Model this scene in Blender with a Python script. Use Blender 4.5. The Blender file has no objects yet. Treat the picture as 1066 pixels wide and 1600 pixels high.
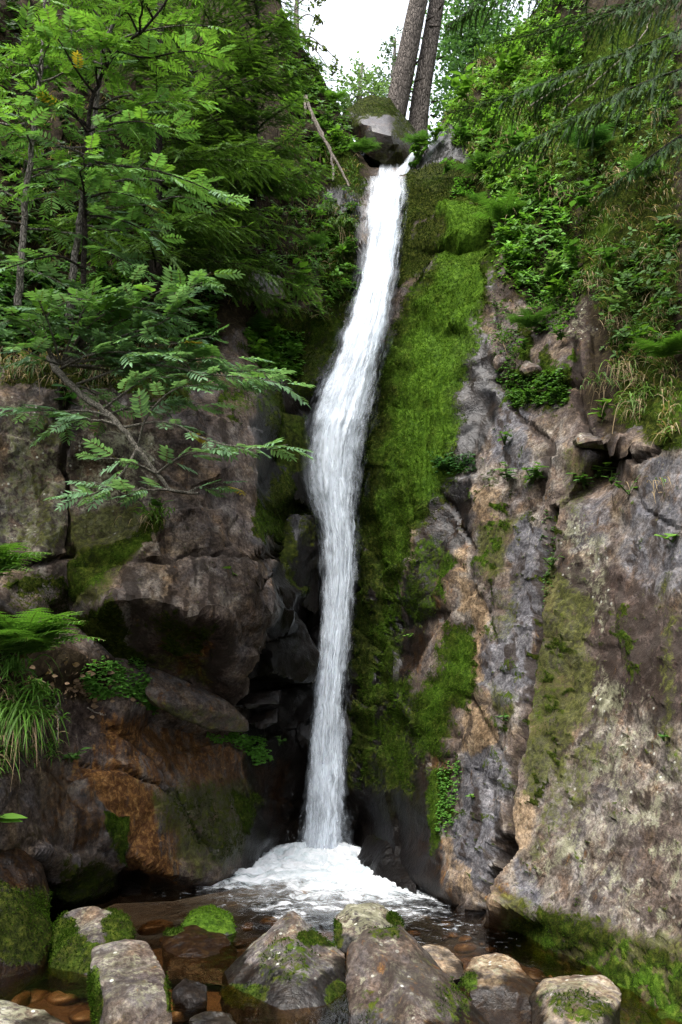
import bpy, bmesh, math, random
import numpy as np
from mathutils import Vector, Matrix, geometry

rng = np.random.default_rng(7)
random.seed(7)
scene = bpy.context.scene
COL = scene.collection

# ------------------------------------------------------------------ camera
F = 1386.0                      # focal length in photo pixels (photo 1066 x 1600)
PITCH = math.radians(11.8)
CAM = np.array([0.0, 0.0, 1.5])
cam = bpy.data.cameras.new('camera')
cam.sensor_fit = 'VERTICAL'
cam.sensor_height = 24.0
cam.lens = 24.0 * F / 1600.0
cam.clip_start = 0.05
cam.clip_end = 500
camo = bpy.data.objects.new('camera', cam)
camo.location = CAM
camo.rotation_euler = (math.pi / 2 + PITCH, 0, 0)
COL.objects.link(camo)
scene.camera = camo

# ------------------------------------------------------------------ sky, sun, exposure
SUN_EL, SUN_AZ = math.radians(66), math.radians(215)      # azimuth clockwise from +Y: behind the camera, a little left
world = bpy.data.worlds.new('World')
scene.world = world
world.use_nodes = True
wn = world.node_tree
bg = wn.nodes['Background']
sky = wn.nodes.new('ShaderNodeTexSky')
sky.sky_type = 'NISHITA'
sky.sun_disc = False
sky.sun_elevation = SUN_EL
sky.sun_rotation = SUN_AZ
sky.air_density = 1.0
sky.dust_density = 4.0
sky.ozone_density = 1.0
hs = wn.nodes.new('ShaderNodeHueSaturation')
hs.inputs['Saturation'].default_value = 0.32            # overcast: nearly white cloud
wn.links.new(sky.outputs[0], hs.inputs['Color'])
wn.links.new(hs.outputs[0], bg.inputs['Color'])
bg.inputs['Strength'].default_value = 0.15
sl = bpy.data.lights.new('sun', 'SUN')
sl.energy = 0.8
sl.angle = math.radians(35)
sl.color = (1.0, 0.97, 0.92)
so = bpy.data.objects.new('sun', sl)
sd = Vector((math.sin(SUN_AZ) * math.cos(SUN_EL), math.cos(SUN_AZ) * math.cos(SUN_EL), math.sin(SUN_EL)))
so.rotation_euler = sd.to_track_quat('Z', 'Y').to_euler()
so.location = (0, 0, 30)
COL.objects.link(so)
scene.view_settings.view_transform = 'Standard'
scene.view_settings.look = 'None'
scene.view_settings.gamma = 1.0
scene.view_settings.exposure = 2.5
scene.view_settings.use_curve_mapping = False
scene.cycles.use_denoising = True
scene.cycles.denoising_prefilter = 'NONE'
scene.cycles.max_bounces = 10
scene.cycles.diffuse_bounces = 4
scene.cycles.glossy_bounces = 3
scene.cycles.transparent_max_bounces = 24
scene.cycles.caustics_reflective = False
scene.cycles.caustics_refractive = False
scene.cycles.sample_clamp_indirect = 4.0

# ------------------------------------------------------------------ geometry helpers
CP, SP = math.cos(PITCH), math.sin(PITCH)

def at(px, py, Y):
    """World point seen at photo pixel (px, py) that lies Y metres ahead."""
    px = np.asarray(px, float); py = np.asarray(py, float); Y = np.asarray(Y, float)
    cx = (px - 533.0) / F
    cy = (800.0 - py) / F
    dy = CP - cy * SP
    dz = SP + cy * CP
    s = Y / dy
    return np.stack(np.broadcast_arrays(cx * s, Y + 0 * s, 1.5 + dz * s), -1)

def water_y(py, z=0.0):
    """Distance at which the level z lies on pixel row py."""
    cy = (800.0 - np.asarray(py, float)) / F
    return (z - 1.5) * (CP - cy * SP) / (SP + cy * CP)

def pix(P):
    P = np.asarray(P, float) - CAM
    fy = P[..., 1] * CP + P[..., 2] * SP
    uy = -P[..., 1] * SP + P[..., 2] * CP
    return 533 + F * P[..., 0] / fy, 800 - F * uy / fy

def _hash(ix, iy, iz, seed):
    h = (ix.astype(np.int64) * 374761393 + iy.astype(np.int64) * 668265263 + iz.astype(np.int64) * 2147483647 + seed * 1274126177) & 0xFFFFFFFF
    h = ((h ^ (h >> 13)) * 1274126177) & 0xFFFFFFFF
    h = ((h ^ (h >> 16)) * 2246822519) & 0xFFFFFFFF
    return (h ^ (h >> 15)) & 0xFFFFFFFF

def noise(P, scale=1.0, seed=0):
    """Gradient noise, about -1..1."""
    P = np.asarray(P, float) * scale
    if P.shape[-1] == 2:
        P = np.concatenate([P, np.zeros(P.shape[:-1] + (1,))], -1)
    i = np.floor(P).astype(np.int64)
    f = P - i
    u = f * f * f * (f * (f * 6 - 15) + 10)
    out = 0
    for a in (0, 1):
        for b in (0, 1):
            for c in (0, 1):
                h = _hash(i[..., 0] + a, i[..., 1] + b, i[..., 2] + c, seed)
                g1 = (h & 1023) / 511.5 - 1
                g2 = ((h >> 10) & 1023) / 511.5 - 1
                g3 = ((h >> 20) & 1023) / 511.5 - 1
                d = g1 * (f[..., 0] - a) + g2 * (f[..., 1] - b) + g3 * (f[..., 2] - c)
                w = (u[..., 0] if a else 1 - u[..., 0]) * (u[..., 1] if b else 1 - u[..., 1]) * (u[..., 2] if c else 1 - u[..., 2])
                out = out + w * d
    return out * 1.3

def fbm(P, scale=1.0, octaves=4, seed=0, gain=0.5):
    out, a, s = 0, 1.0, scale
    for k in range(octaves):
        out = out + a * noise(P, s, seed + k * 17)
        a *= gain
        s *= 2.03
    return out

def facets(P, scale, seed, tilt=0.5, off=0.5):
    """Broken-rock relief: every cell is a tilted plane with an offset of its own. Returns (height, edge distance)."""
    Q = np.asarray(P, float) * scale
    i = np.floor(Q).astype(np.int64)
    best = np.full(Q.shape[:-1], 1e9); second = best.copy(); val = np.zeros(Q.shape[:-1])
    for a in (-1, 0, 1):
        for b in (-1, 0, 1):
            for c in (-1, 0, 1):
                j = i + np.array([a, b, c])
                h = _hash(j[..., 0], j[..., 1], j[..., 2], seed)
                h2 = _hash(j[..., 0], j[..., 1], j[..., 2], seed + 91)
                s = np.stack([(h & 1023) / 1023., ((h >> 10) & 1023) / 1023., ((h >> 20) & 1023) / 1023.], -1)
                d = Q - (j + s)
                dist = np.sqrt((d * d).sum(-1))
                t = np.stack([(h2 & 255) / 127.5 - 1, ((h2 >> 8) & 255) / 127.5 - 1, ((h2 >> 16) & 255) / 127.5 - 1], -1)
                v = tilt * (d * t).sum(-1) + off * (((h2 >> 24) & 255) / 127.5 - 1)
                near = dist < best
                second = np.where(near, best, np.minimum(second, dist))
                val = np.where(near, v, val)
                best = np.where(near, dist, best)
    return val / scale, (second - best) / scale

def kuhn(P, scale, seed):
    """Continuous relief of flat facets: piecewise-linear noise over tetrahedra, about -1..1."""
    M = np.array([[0.81, -0.36, 0.46], [0.50, 0.83, -0.23], [-0.30, 0.42, 0.86]])
    Q = (np.asarray(P, float) @ M.T) * scale + seed * 1.37
    sh = Q.shape[:-1]; Q = Q.reshape(-1, 3)
    i = np.floor(Q).astype(np.int64); f = Q - i
    o = np.argsort(-f, axis=1); fs = np.take_along_axis(f, o, 1)
    def hv(j): return (_hash(j[:, 0], j[:, 1], j[:, 2], seed) & 65535) / 32767.5 - 1
    r = np.arange(len(Q)); c = i.copy()
    v = hv(c) * (1 - fs[:, 0])
    for k in range(3):
        c = c.copy(); c[r, o[:, k]] += 1
        w = fs[:, k] - (fs[:, k + 1] if k < 2 else 0)
        v = v + hv(c) * w
    return v.reshape(sh)

def joints(P, d, f, seed, sharp=0.07, wob=0.55):
    """Relief of parallel rock joints: planes that step back at each joint. Returns (height, closeness to a joint)."""
    d = np.asarray(d, float) / np.linalg.norm(d)
    u = (np.asarray(P, float) @ d) * f + wob * kuhn(P, 0.9, seed) + 0.25 * wob * kuhn(P, 3.1, seed + 1)
    i = np.floor(u); fr = u - i
    jit = ((_hash(i.astype(np.int64), i.astype(np.int64) * 0, i.astype(np.int64) * 0, seed) & 1023) / 1023.)
    h = (fr - smooth(1 - sharp, 1.0, fr)) * (0.35 + 0.9 * jit)
    return h / f, smooth(1 - 2.2 * sharp, 1 - sharp * .6, fr) * (0.3 + 0.7 * jit)

def smooth(a, b, x):
    t = np.clip((x - a) / (b - a), 0, 1)
    return t * t * (3 - 2 * t)

def mesh_np(name, V, T, attrs=None, mat=None, smooth_shade=True, uv=None):
    """One mesh from an (n,3) array of points and an (m,3) or (m,4) array of faces."""
    V = np.ascontiguousarray(V, np.float32); T = np.ascontiguousarray(T, np.int32)
    k = T.shape[1]
    me = bpy.data.meshes.new(name)
    me.vertices.add(len(V)); me.vertices.foreach_set('co', V.ravel())
    me.loops.add(T.size); me.loops.foreach_set('vertex_index', T.ravel())
    me.polygons.add(len(T))
    me.polygons.foreach_set('loop_start', np.arange(0, T.size, k, dtype=np.int32))
    me.polygons.foreach_set('loop_total', np.full(len(T), k, np.int32))
    me.polygons.foreach_set('use_smooth', np.full(len(T), smooth_shade, bool))
    me.update(calc_edges=True)
    for an, arr in (attrs or {}).items():
        arr = np.asarray(arr, np.float32)
        if arr.shape[1] == 3:
            arr = np.concatenate([arr, np.ones((len(arr), 1), np.float32)], 1)
        at_ = me.attributes.new(an, 'FLOAT_COLOR', 'POINT')
        at_.data.foreach_set('color', np.ascontiguousarray(arr).ravel())
    if uv is not None:
        l = me.uv_layers.new(name='UVMap')
        l.data.foreach_set('uv', np.ascontiguousarray(np.asarray(uv, np.float32)[T.ravel()]).ravel())
    if mat is not None:
        me.materials.append(mat)
    return me

def link(name, me, parent=None, loc=None):
    o = bpy.data.objects.new(name, me)
    if loc is not None: o.location = loc
    if parent is not None: o.parent = parent
    COL.objects.link(o)
    return o

def tag(o, label=None, cat=None, group=None, kind=None):
    if label: o['label'] = label
    if cat: o['category'] = cat
    if group: o['group'] = group
    if kind: o['kind'] = kind
    return o

def empty(name, loc):
    o = bpy.data.objects.new(name, None)
    o.location = loc; o.empty_display_size = 0.1
    COL.objects.link(o)
    return o

def grid_faces(nr, nc):
    a = np.arange(nr * nc).reshape(nr, nc)
    return np.stack([a[:-1, :-1], a[:-1, 1:], a[1:, 1:], a[1:, :-1]], -1).reshape(-1, 4)

def frames(d, up):
    """(n,3,3) matrices with columns side, forward d, up."""
    d = d / np.linalg.norm(d, axis=-1, keepdims=True)
    s = np.cross(d, up)
    n = np.linalg.norm(s, axis=-1, keepdims=True)
    s = np.where(n > 1e-4, s / np.maximum(n, 1e-6), np.array([1., 0, 0]))
    u = np.cross(s, d)
    return np.stack([s, d, u], -1)

def place(tmpl, R, T, S, tint=None):
    """Copies of a template (V, faces[, per-vertex tint]) at n frames: returns joined V, faces, tint."""
    V, Fc = tmpl[0], tmpl[1]
    n = len(T)
    S = np.asarray(S, float)
    S = S[:, None, None] if S.ndim == 1 else S[:, None, :]
    W = np.einsum('nij,nvj->nvi', R, V[None] * S) + T[:, None]
    Fa = (Fc[None] + (np.arange(n) * len(V))[:, None, None]).reshape(-1, Fc.shape[1])
    base = tmpl[2] if len(tmpl) > 2 else np.ones((len(V), 3))
    C = np.ones((n, 3)) if tint is None else np.asarray(tint, float)
    Ct = (C[:, None, :] * base[None]).reshape(-1, 3)
    return W.reshape(-1, 3), Fa, Ct

class Acc:
    def __init__(s): s.V, s.F, s.C, s.n = [], [], [], 0
    def add(s, V, Fc, C=None):
        if len(V) == 0: return
        if Fc.shape[1] == 4:
            Fc = np.concatenate([Fc[:, [0, 1, 2]], Fc[:, [0, 2, 3]]])
        s.V.append(V); s.F.append(Fc + s.n); s.C.append(np.ones((len(V), 3)) if C is None else C); s.n += len(V)
    def put(s, tmpl, R, T, S, tint=None): s.add(*place(tmpl, np.asarray(R), np.asarray(T), S, tint))
    def data(s): return np.concatenate(s.V), np.concatenate(s.F), np.concatenate(s.C)
    def mesh(s, name, mat, smooth_shade=True, origin=None):
        V, Fc, C = s.data()
        if origin is not None: V = V - np.asarray(origin)
        return mesh_np(name, V, Fc, {'tint': C}, mat, smooth_shade)

def tube(P, r, sides=6, tint=None, closed=True):
    """A tapered tube along the points P with radii r."""
    P = np.asarray(P, float); n = len(P)
    r = np.full(n, r) if np.isscalar(r) else np.asarray(r, float)
    d = np.gradient(P, axis=0)
    ref = np.array([0.31, 0.95, 0.05])
    fr = frames(d, np.tile(ref, (n, 1)))
    a = np.linspace(0, 2 * math.pi, sides, endpoint=False)
    ring = np.stack([np.cos(a), np.sin(a)], -1)
    V = P[:, None] + r[:, None, None] * (ring[None, :, 0, None] * fr[:, None, :, 0] + ring[None, :, 1, None] * fr[:, None, :, 2])
    V = V.reshape(-1, 3)
    i = np.arange(n - 1)[:, None] * sides; j = np.arange(sides)[None]; k = (j + 1) % sides
    Fc = np.stack([i + j, i + k, i + sides + k, i + sides + j], -1).reshape(-1, 4)
    C = np.tile(np.ones(3) if tint is None else np.asarray(tint, float), (len(V), 1))
    return V, Fc, C

def spline(P, n):
    """Catmull-Rom through points P (m,k), n samples."""
    P = np.asarray(P, float); m = len(P)
    Q = np.concatenate([[2 * P[0] - P[1]], P, [2 * P[-1] - P[-2]]])
    t = np.linspace(0, m - 1 - 1e-6, n); i = t.astype(int); f = (t - i)[:, None]
    a, b, c, d = Q[i], Q[i + 1], Q[i + 2], Q[i + 3]
    return 0.5 * (2 * b + (c - a) * f + (2 * a - 5 * b + 4 * c - d) * f ** 2 + (3 * b - a - 3 * c + d) * f ** 3)

# ------------------------------------------------------------------ materials
class Mat:
    def __init__(s, name):
        s.m = bpy.data.materials.new(name); s.m.use_nodes = True
        s.t = s.m.node_tree; s.t.nodes.clear()
        s.out = s.t.nodes.new('ShaderNodeOutputMaterial')
    def n(s, typ, ins=None, **kw):
        nd = s.t.nodes.new('ShaderNode' + typ)
        for k, v in kw.items(): setattr(nd, k, v)
        for k, v in (ins or {}).items(): s.set(nd.inputs[k], v)
        return nd
    def set(s, sock, v):
        if isinstance(v, bpy.types.NodeSocket): s.t.links.new(v, sock)
        elif isinstance(v, (tuple, list)) and len(v) == 3 and sock.type == 'RGBA': sock.default_value = (*v, 1)
        else: sock.default_value = v
    def math(s, op, a, b=0.0, c=0.0, clamp=False):
        nd = s.n('Math', {0: a, 1: b, 2: c}, operation=op); nd.use_clamp = clamp
        return nd.outputs[0]
    def mix(s, f, a, b, blend='MIX'):
        nd = s.n('Mix', data_type='RGBA', blend_type=blend); nd.clamp_factor = True
        s.set(nd.inputs[0], f); s.set(nd.inputs[6], a); s.set(nd.inputs[7], b)
        return nd.outputs[2]
    def noise(s, vec, scale, detail=4.0, rough=0.55, dist=0.0):
        return s.n('TexNoise', {'Vector': vec, 'Scale': scale, 'Detail': detail, 'Roughness': rough, 'Distortion': dist}).outputs[0]
    def rng(s, v, a, b, c=0.0, d=1.0, typ='SMOOTHSTEP'):
        nd = s.n('MapRange', {0: v, 1: a, 2: b, 3: c, 4: d}, interpolation_type=typ)
        return nd.outputs[0]
    def ramp(s, f, stops):
        nd = s.n('ValToRGB', {0: f}); e = nd.color_ramp.elements
        while len(e) < len(stops): e.new(0.5)
        for el, (p, c) in zip(e, stops): el.position = p; el.color = (*c, 1)
        return nd.outputs[0]
    def sep(s, c):
        return s.n('SeparateColor', {0: c}).outputs
    def done(s, sh, disp=None):
        s.t.links.new(sh, s.out.inputs[0]); return s.m

def rock_material(name='weathered_rock'):
    m = Mat(name)
    co = m.n('TexCoord').outputs['Object']
    A = m.n('Attribute', attribute_name='ma'); B = m.n('Attribute', attribute_name='mb')
    a, b = m.sep(A.outputs['Color']), m.sep(B.outputs['Color'])
    moss, mbright, orange, wet = a[0], a[1], a[2], A.outputs['Alpha']
    lichen, pink, stain, soil = b[0], b[1], b[2], B.outputs['Alpha']
    def off(v, k): return m.math('MULTIPLY', m.math('SUBTRACT', v, 0.5), k)
    n1 = m.noise(co, 1.9, 4, 0.6, 0.4)
    n2 = m.noise(co, 8.5, 6, 0.68, 0.5)
    n3 = m.noise(co, 46, 3, 0.75)
    n4 = m.noise(co, 24, 5, 0.72, 0.5)
    n5 = m.noise(m.n('Mapping', {'Vector': co, 'Location': (7, 3, 5)}).outputs[0], 5.0, 6, 0.7, 0.8)
    gs = m.n('Mapping', {'Vector': co, 'Scale': (8.0, 8.0, 0.9)}).outputs[0]
    nst = m.noise(gs, 1.6, 5, 0.66, 0.35)            # streaks running down the face
    wv = m.n('VectorMath', {0: co, 1: m.n('VectorMath', {0: m.n('TexNoise', {'Vector': co, 'Scale': 3.0, 'Detail': 5.0}).outputs['Color'], 'Scale': 0.45}, operation='SCALE').outputs[0]}, operation='ADD').outputs[0]
    ck = m.n('TexVoronoi', {'Vector': wv, 'Scale': 2.1}, feature='DISTANCE_TO_EDGE').outputs['Distance']
    ck2 = m.n('TexVoronoi', {'Vector': wv, 'Scale': 6.5}, feature='DISTANCE_TO_EDGE').outputs['Distance']
    line = m.math('MULTIPLY', m.rng(ck, 0.0, 0.014, 0.8, 0), m.rng(n5, 0.52, 0.64))
    line2 = m.math('MULTIPLY', m.rng(ck2, 0.0, 0.022, 0.7, 0), m.rng(n1, 0.52, 0.64))
    crack = m.math('MAXIMUM', line, line2)
    t = m.math('ADD', m.math('MULTIPLY', n1, 0.28), m.math('ADD', m.math('MULTIPLY', n2, 0.42), m.math('MULTIPLY', n4, 0.30)))
    grey = m.ramp(t, [(0.36, (0.010, 0.008, 0.0065)), (0.45, (0.038, 0.029, 0.023)), (0.53, (0.080, 0.062, 0.050)), (0.61, (0.15, 0.122, 0.100)), (0.70, (0.27, 0.24, 0.21))])
    peach = m.ramp(t, [(0.36, (0.022, 0.017, 0.013)), (0.45, (0.076, 0.064, 0.052)), (0.53, (0.148, 0.128, 0.106)), (0.61, (0.25, 0.222, 0.188)), (0.70, (0.40, 0.37, 0.325))])
    col = m.mix(m.rng(m.math('ADD', pink, off(n5, 2.4)), 0.25, 0.75), grey, peach)
    C = m.n('Attribute', attribute_name='mc'); c_ = m.sep(C.outputs['Color'])
    cool, brown, film, ochre = c_[0], c_[1], c_[2], C.outputs['Alpha']
    n6 = m.noise(m.n('Mapping', {'Vector': co, 'Location': (1, 9, 2)}).outputs[0], 2.6, 5, 0.66, 1.0)
    col = m.mix(m.rng(n6, 0.50, 0.62, 0, 0.4), col, m.mix(1.0, m.ramp(t, [(0.36, (0.022, 0.022, 0.025)), (0.5, (0.080, 0.078, 0.084)), (0.64, (0.17, 0.165, 0.17))]), (1, 1, 1), 'MULTIPLY'))
    col = m.mix(m.rng(n6, 0.36, 0.48, 0.45, 0), col, m.ramp(t, [(0.36, (0.03, 0.020, 0.010)), (0.5, (0.115, 0.081, 0.044)), (0.64, (0.26, 0.195, 0.12))]))
    def zone(v, k5, k4): return m.rng(m.math('ADD', v, m.math('ADD', off(n5, k5), off(n4, k4))), 0.22, 0.72)
    col = m.mix(m.math('MULTIPLY', zone(cool, 1.3, .6), .9), col, m.ramp(t, [(0.36, (0.018, 0.018, 0.020)), (0.46, (0.047, 0.046, 0.050)), (0.54, (0.087, 0.085, 0.091)), (0.66, (0.20, 0.195, 0.20))]))
    col = m.mix(m.math('MULTIPLY', zone(brown, 1.5, .8), .9), col, m.ramp(t, [(0.36, (0.008, 0.0055, 0.0045)), (0.46, (0.022, 0.0155, 0.013)), (0.54, (0.043, 0.031, 0.026)), (0.66, (0.11, 0.087, 0.074))]))
    col = m.mix(m.math('MULTIPLY', zone(ochre, 1.7, 1.2), .9), col, m.ramp(t, [(0.36, (0.035, 0.022, 0.011)), (0.46, (0.10, 0.068, 0.038)), (0.54, (0.19, 0.135, 0.083)), (0.66, (0.33, 0.255, 0.18))]))
    # cool sheen of bare gneiss against warm weathering
    col = m.mix(m.rng(n5, 0.52, 0.68, 0, 0.45), col, m.mix(1.0, col, (0.86, 0.92, 1.08), 'MULTIPLY'))
    col = m.mix(m.rng(n5, 0.32, 0.48, 0.5, 0), col, m.mix(1.0, col, (1.15, 0.92, 0.68), 'MULTIPLY'))
    sp = m.rng(n3, 0.34, 0.66, 0.52, 1.48, 'LINEAR')
    col = m.mix(1.0, col, m.n('CombineColor', {0: sp, 1: sp, 2: sp}).outputs[0], 'MULTIPLY')
    # lichen in irregular crusts
    lf = m.rng(m.math('ADD', lichen, m.math('ADD', off(n4, 2.2), m.math('ADD', off(n5, 1.8), off(n3, 0.9)))), 0.36, 0.80)
    lcol = m.ramp(n2, [(0.38, (0.075, 0.073, 0.045)), (0.52, (0.145, 0.142, 0.092)), (0.66, (0.27, 0.262, 0.20))])
    col = m.mix(m.math('MULTIPLY', lf, 0.85), col, lcol)
    # small round lichen spots and dark pits
    vs_ = m.n('TexVoronoi', {'Vector': co, 'Scale': 24.0, 'Randomness': 1.0})
    dot = m.math('MULTIPLY', m.rng(vs_.outputs['Distance'], 0.16, 0.28, 1, 0), m.rng(m.sep(vs_.outputs['Color'])[0], 0.80, 0.86))
    pit = m.math('MULTIPLY', m.rng(vs_.outputs['Distance'], 0.14, 0.26, 1, 0), m.rng(m.sep(vs_.outputs['Color'])[1], 0.72, 0.80))
    col = m.mix(m.math('MULTIPLY', dot, m.rng(m.math('ADD', lichen, off(n5, 1.0)), 0.1, 0.4, 0, 0.8)), col, (0.36, 0.36, 0.31))
    col = m.mix(m.math('MULTIPLY', pit, 0.4), col, (0.015, 0.012, 0.010))
    # dark algae, plus the shade painted under the lip overhang
    sf = m.rng(m.math('ADD', stain, m.math('ADD', off(nst, 1.8), m.math('ADD', off(n5, 1.6), off(n4, 0.8)))), 0.30, 0.86)
    sf = m.math('MULTIPLY', sf, m.rng(n3, 0.3, 0.66, 1.0, 0.86))
    col = m.mix(m.math('MULTIPLY', sf, 0.95), col, m.mix(m.rng(n6, 0.4, 0.6), (0.017, 0.012, 0.009), (0.030, 0.024, 0.020)))
    # iron stain
    of = m.rng(m.math('ADD', orange, m.math('ADD', off(n2, 1.2), m.math('ADD', off(nst, 2.6), off(n4, 0.9)))), 0.34, 0.86)
    ocol = m.ramp(n4, [(0.33, (0.030, 0.011, 0.004)), (0.48, (0.060, 0.026, 0.008)), (0.58, (0.125, 0.060, 0.017)), (0.72, (0.25, 0.145, 0.055))])
    col = m.mix(m.math('MULTIPLY', of, 0.9), col, ocol)
    # soil and dead moss
    so_ = m.rng(m.math('ADD', soil, off(n2, 1.3)), 0.4, 0.7)
    scol = m.ramp(n4, [(0.3, (0.006, 0.004, 0.0025)), (0.52, (0.018, 0.013, 0.007)), (0.72, (0.05, 0.038, 0.019))])
    col = m.mix(so_, col, scol)
    # dirt held in the cracks
    col = m.mix(m.math('MULTIPLY', crack, 0.85), col, (0.012, 0.010, 0.008))
    # thin film of green growth
    col = m.mix(m.math('MULTIPLY', zone(film, 1.4, 1.6), .85), col, m.ramp(n4, [(0.36, (0.010, 0.011, 0.003)), (0.52, (0.034, 0.037, 0.008)), (0.66, (0.075, 0.078, 0.020))]))
    # wetness darkens, as does overhang shade painted into the wet mask
    wf = m.rng(m.math('ADD', wet, off(nst, 0.8)), 0.25, 0.75)
    col = m.mix(wf, col, m.mix(1.0, col, (0.13, 0.125, 0.125), 'MULTIPLY'))
    # moss
    mf = m.rng(m.math('ADD', moss, m.math('ADD', off(n4, 1.2), off(n2, 0.5))), 0.42, 0.62)
    mdark = m.ramp(n4, [(0.36, (0.005, 0.007, 0.002)), (0.52, (0.017, 0.022, 0.004)), (0.66, (0.042, 0.047, 0.008))])
    mlite = m.ramp(n4, [(0.36, (0.011, 0.025, 0.003)), (0.52, (0.031, 0.063, 0.006)), (0.66, (0.060, 0.106, 0.011))])
    mcol = m.mix(m.rng(m.math('ADD', mbright, off(n2, 0.8)), 0.1, 0.9), mdark, mlite)
    col = m.mix(mf, col, mcol)
    gf = m.rng(m.math('ADD', wet, off(n5, 0.9)), 0.08, 0.45)
    rough = m.math('SUBTRACT', 0.85, m.math('MULTIPLY', gf, m.math('SUBTRACT', 0.56, m.math('MULTIPLY', mf, 0.5))))
    h = m.math('ADD', m.math('MULTIPLY', n2, 0.75), m.math('ADD', m.math('MULTIPLY', n4, 0.42), m.math('MULTIPLY', n3, 0.13)))
    h = m.math('SUBTRACT', h, m.math('MULTIPLY', crack, 0.35))
    fine = m.noise(co, 150, 2, 0.5)
    h = m.math('ADD', h, m.math('MULTIPLY', m.math('MULTIPLY', fine, mf), 0.35))
    bump = m.n('Bump', {'Height': h, 'Strength': 0.42, 'Distance': 0.05}).outputs[0]
    bs = m.n('BsdfPrincipled', {'Base Color': col, 'Roughness': rough, 'Normal': bump, 'Specular IOR Level': m.math('MULTIPLY', m.math('ADD', 0.05, m.math('MULTIPLY', gf, 0.17)), m.math('SUBTRACT', 1.0, m.math('MULTIPLY', mf, 0.9)))})
    return m.done(bs.outputs[0])

def leaf_material(name, trans=0.35, rough=0.5, var=0.35, spec=0.14):
    m = Mat(name)
    c = m.n('Attribute', attribute_name='tint').outputs['Color']
    rnd = m.n('ObjectInfo').outputs['Random']
    geo = m.n('NewGeometry').outputs['Random Per Island']
    v = m.rng(m.math('ADD', m.math('MULTIPLY', rnd, 0.6), m.math('MULTIPLY', geo, 0.4)), 0, 1, 1 - var, 1 + var, 'LINEAR')
    c = m.mix(1.0, c, m.n('CombineColor', {0: v, 1: v, 2: v}).outputs[0], 'MULTIPLY')
    d = m.n('BsdfPrincipled', {'Base Color': c, 'Roughness': rough, 'Specular IOR Level': spec})
    tr = m.n('BsdfTranslucent', {'Color': m.mix(1.0, c, (1.15, 1.2, 0.6), 'MULTIPLY')})
    mx = m.n('MixShader', {0: trans, 1: d.outputs[0], 2: tr.outputs[0]})
    return m.done(mx.outputs[0])

def bark_material(name, c0, c1, lichen=0.0, scale=1.0):
    m = Mat(name)
    co = m.n('TexCoord').outputs['Object']
    st = m.n('Mapping', {'Vector': co, 'Scale': (9 * scale, 9 * scale, 2.2 * scale)}).outputs[0]
    n = m.noise(st, 3, 7, 0.65, 0.4)
    n2 = m.noise(co, 14 * scale, 5, 0.6)
    vor = m.n('TexVoronoi', {'Vector': st, 'Scale': 4.0}, feature='DISTANCE_TO_EDGE').outputs['Distance']
    c = m.mix(m.rng(n, 0.3, 0.7), c0, c1)
    c = m.mix(m.rng(vor, 0.0, 0.12, 0.75, 0.0), c, (c0[0] * .35, c0[1] * .35, c0[2] * .35))
    if lichen:
        c = m.mix(m.rng(m.math('ADD', n2, lichen - 0.5), 0.5, 0.66), c, (0.30, 0.32, 0.25))
    h = m.math('ADD', m.rng(vor, 0, 0.2), m.math('MULTIPLY', n, 0.7))
    bp = m.n('Bump', {'Height': h, 'Strength': 0.9, 'Distance': 0.02}).outputs[0]
    bs = m.n('BsdfPrincipled', {'Base Color': c, 'Roughness': 0.9, 'Normal': bp, 'Specular IOR Level': 0.1})
    return m.done(bs.outputs[0])

ROCK = rock_material()
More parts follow.
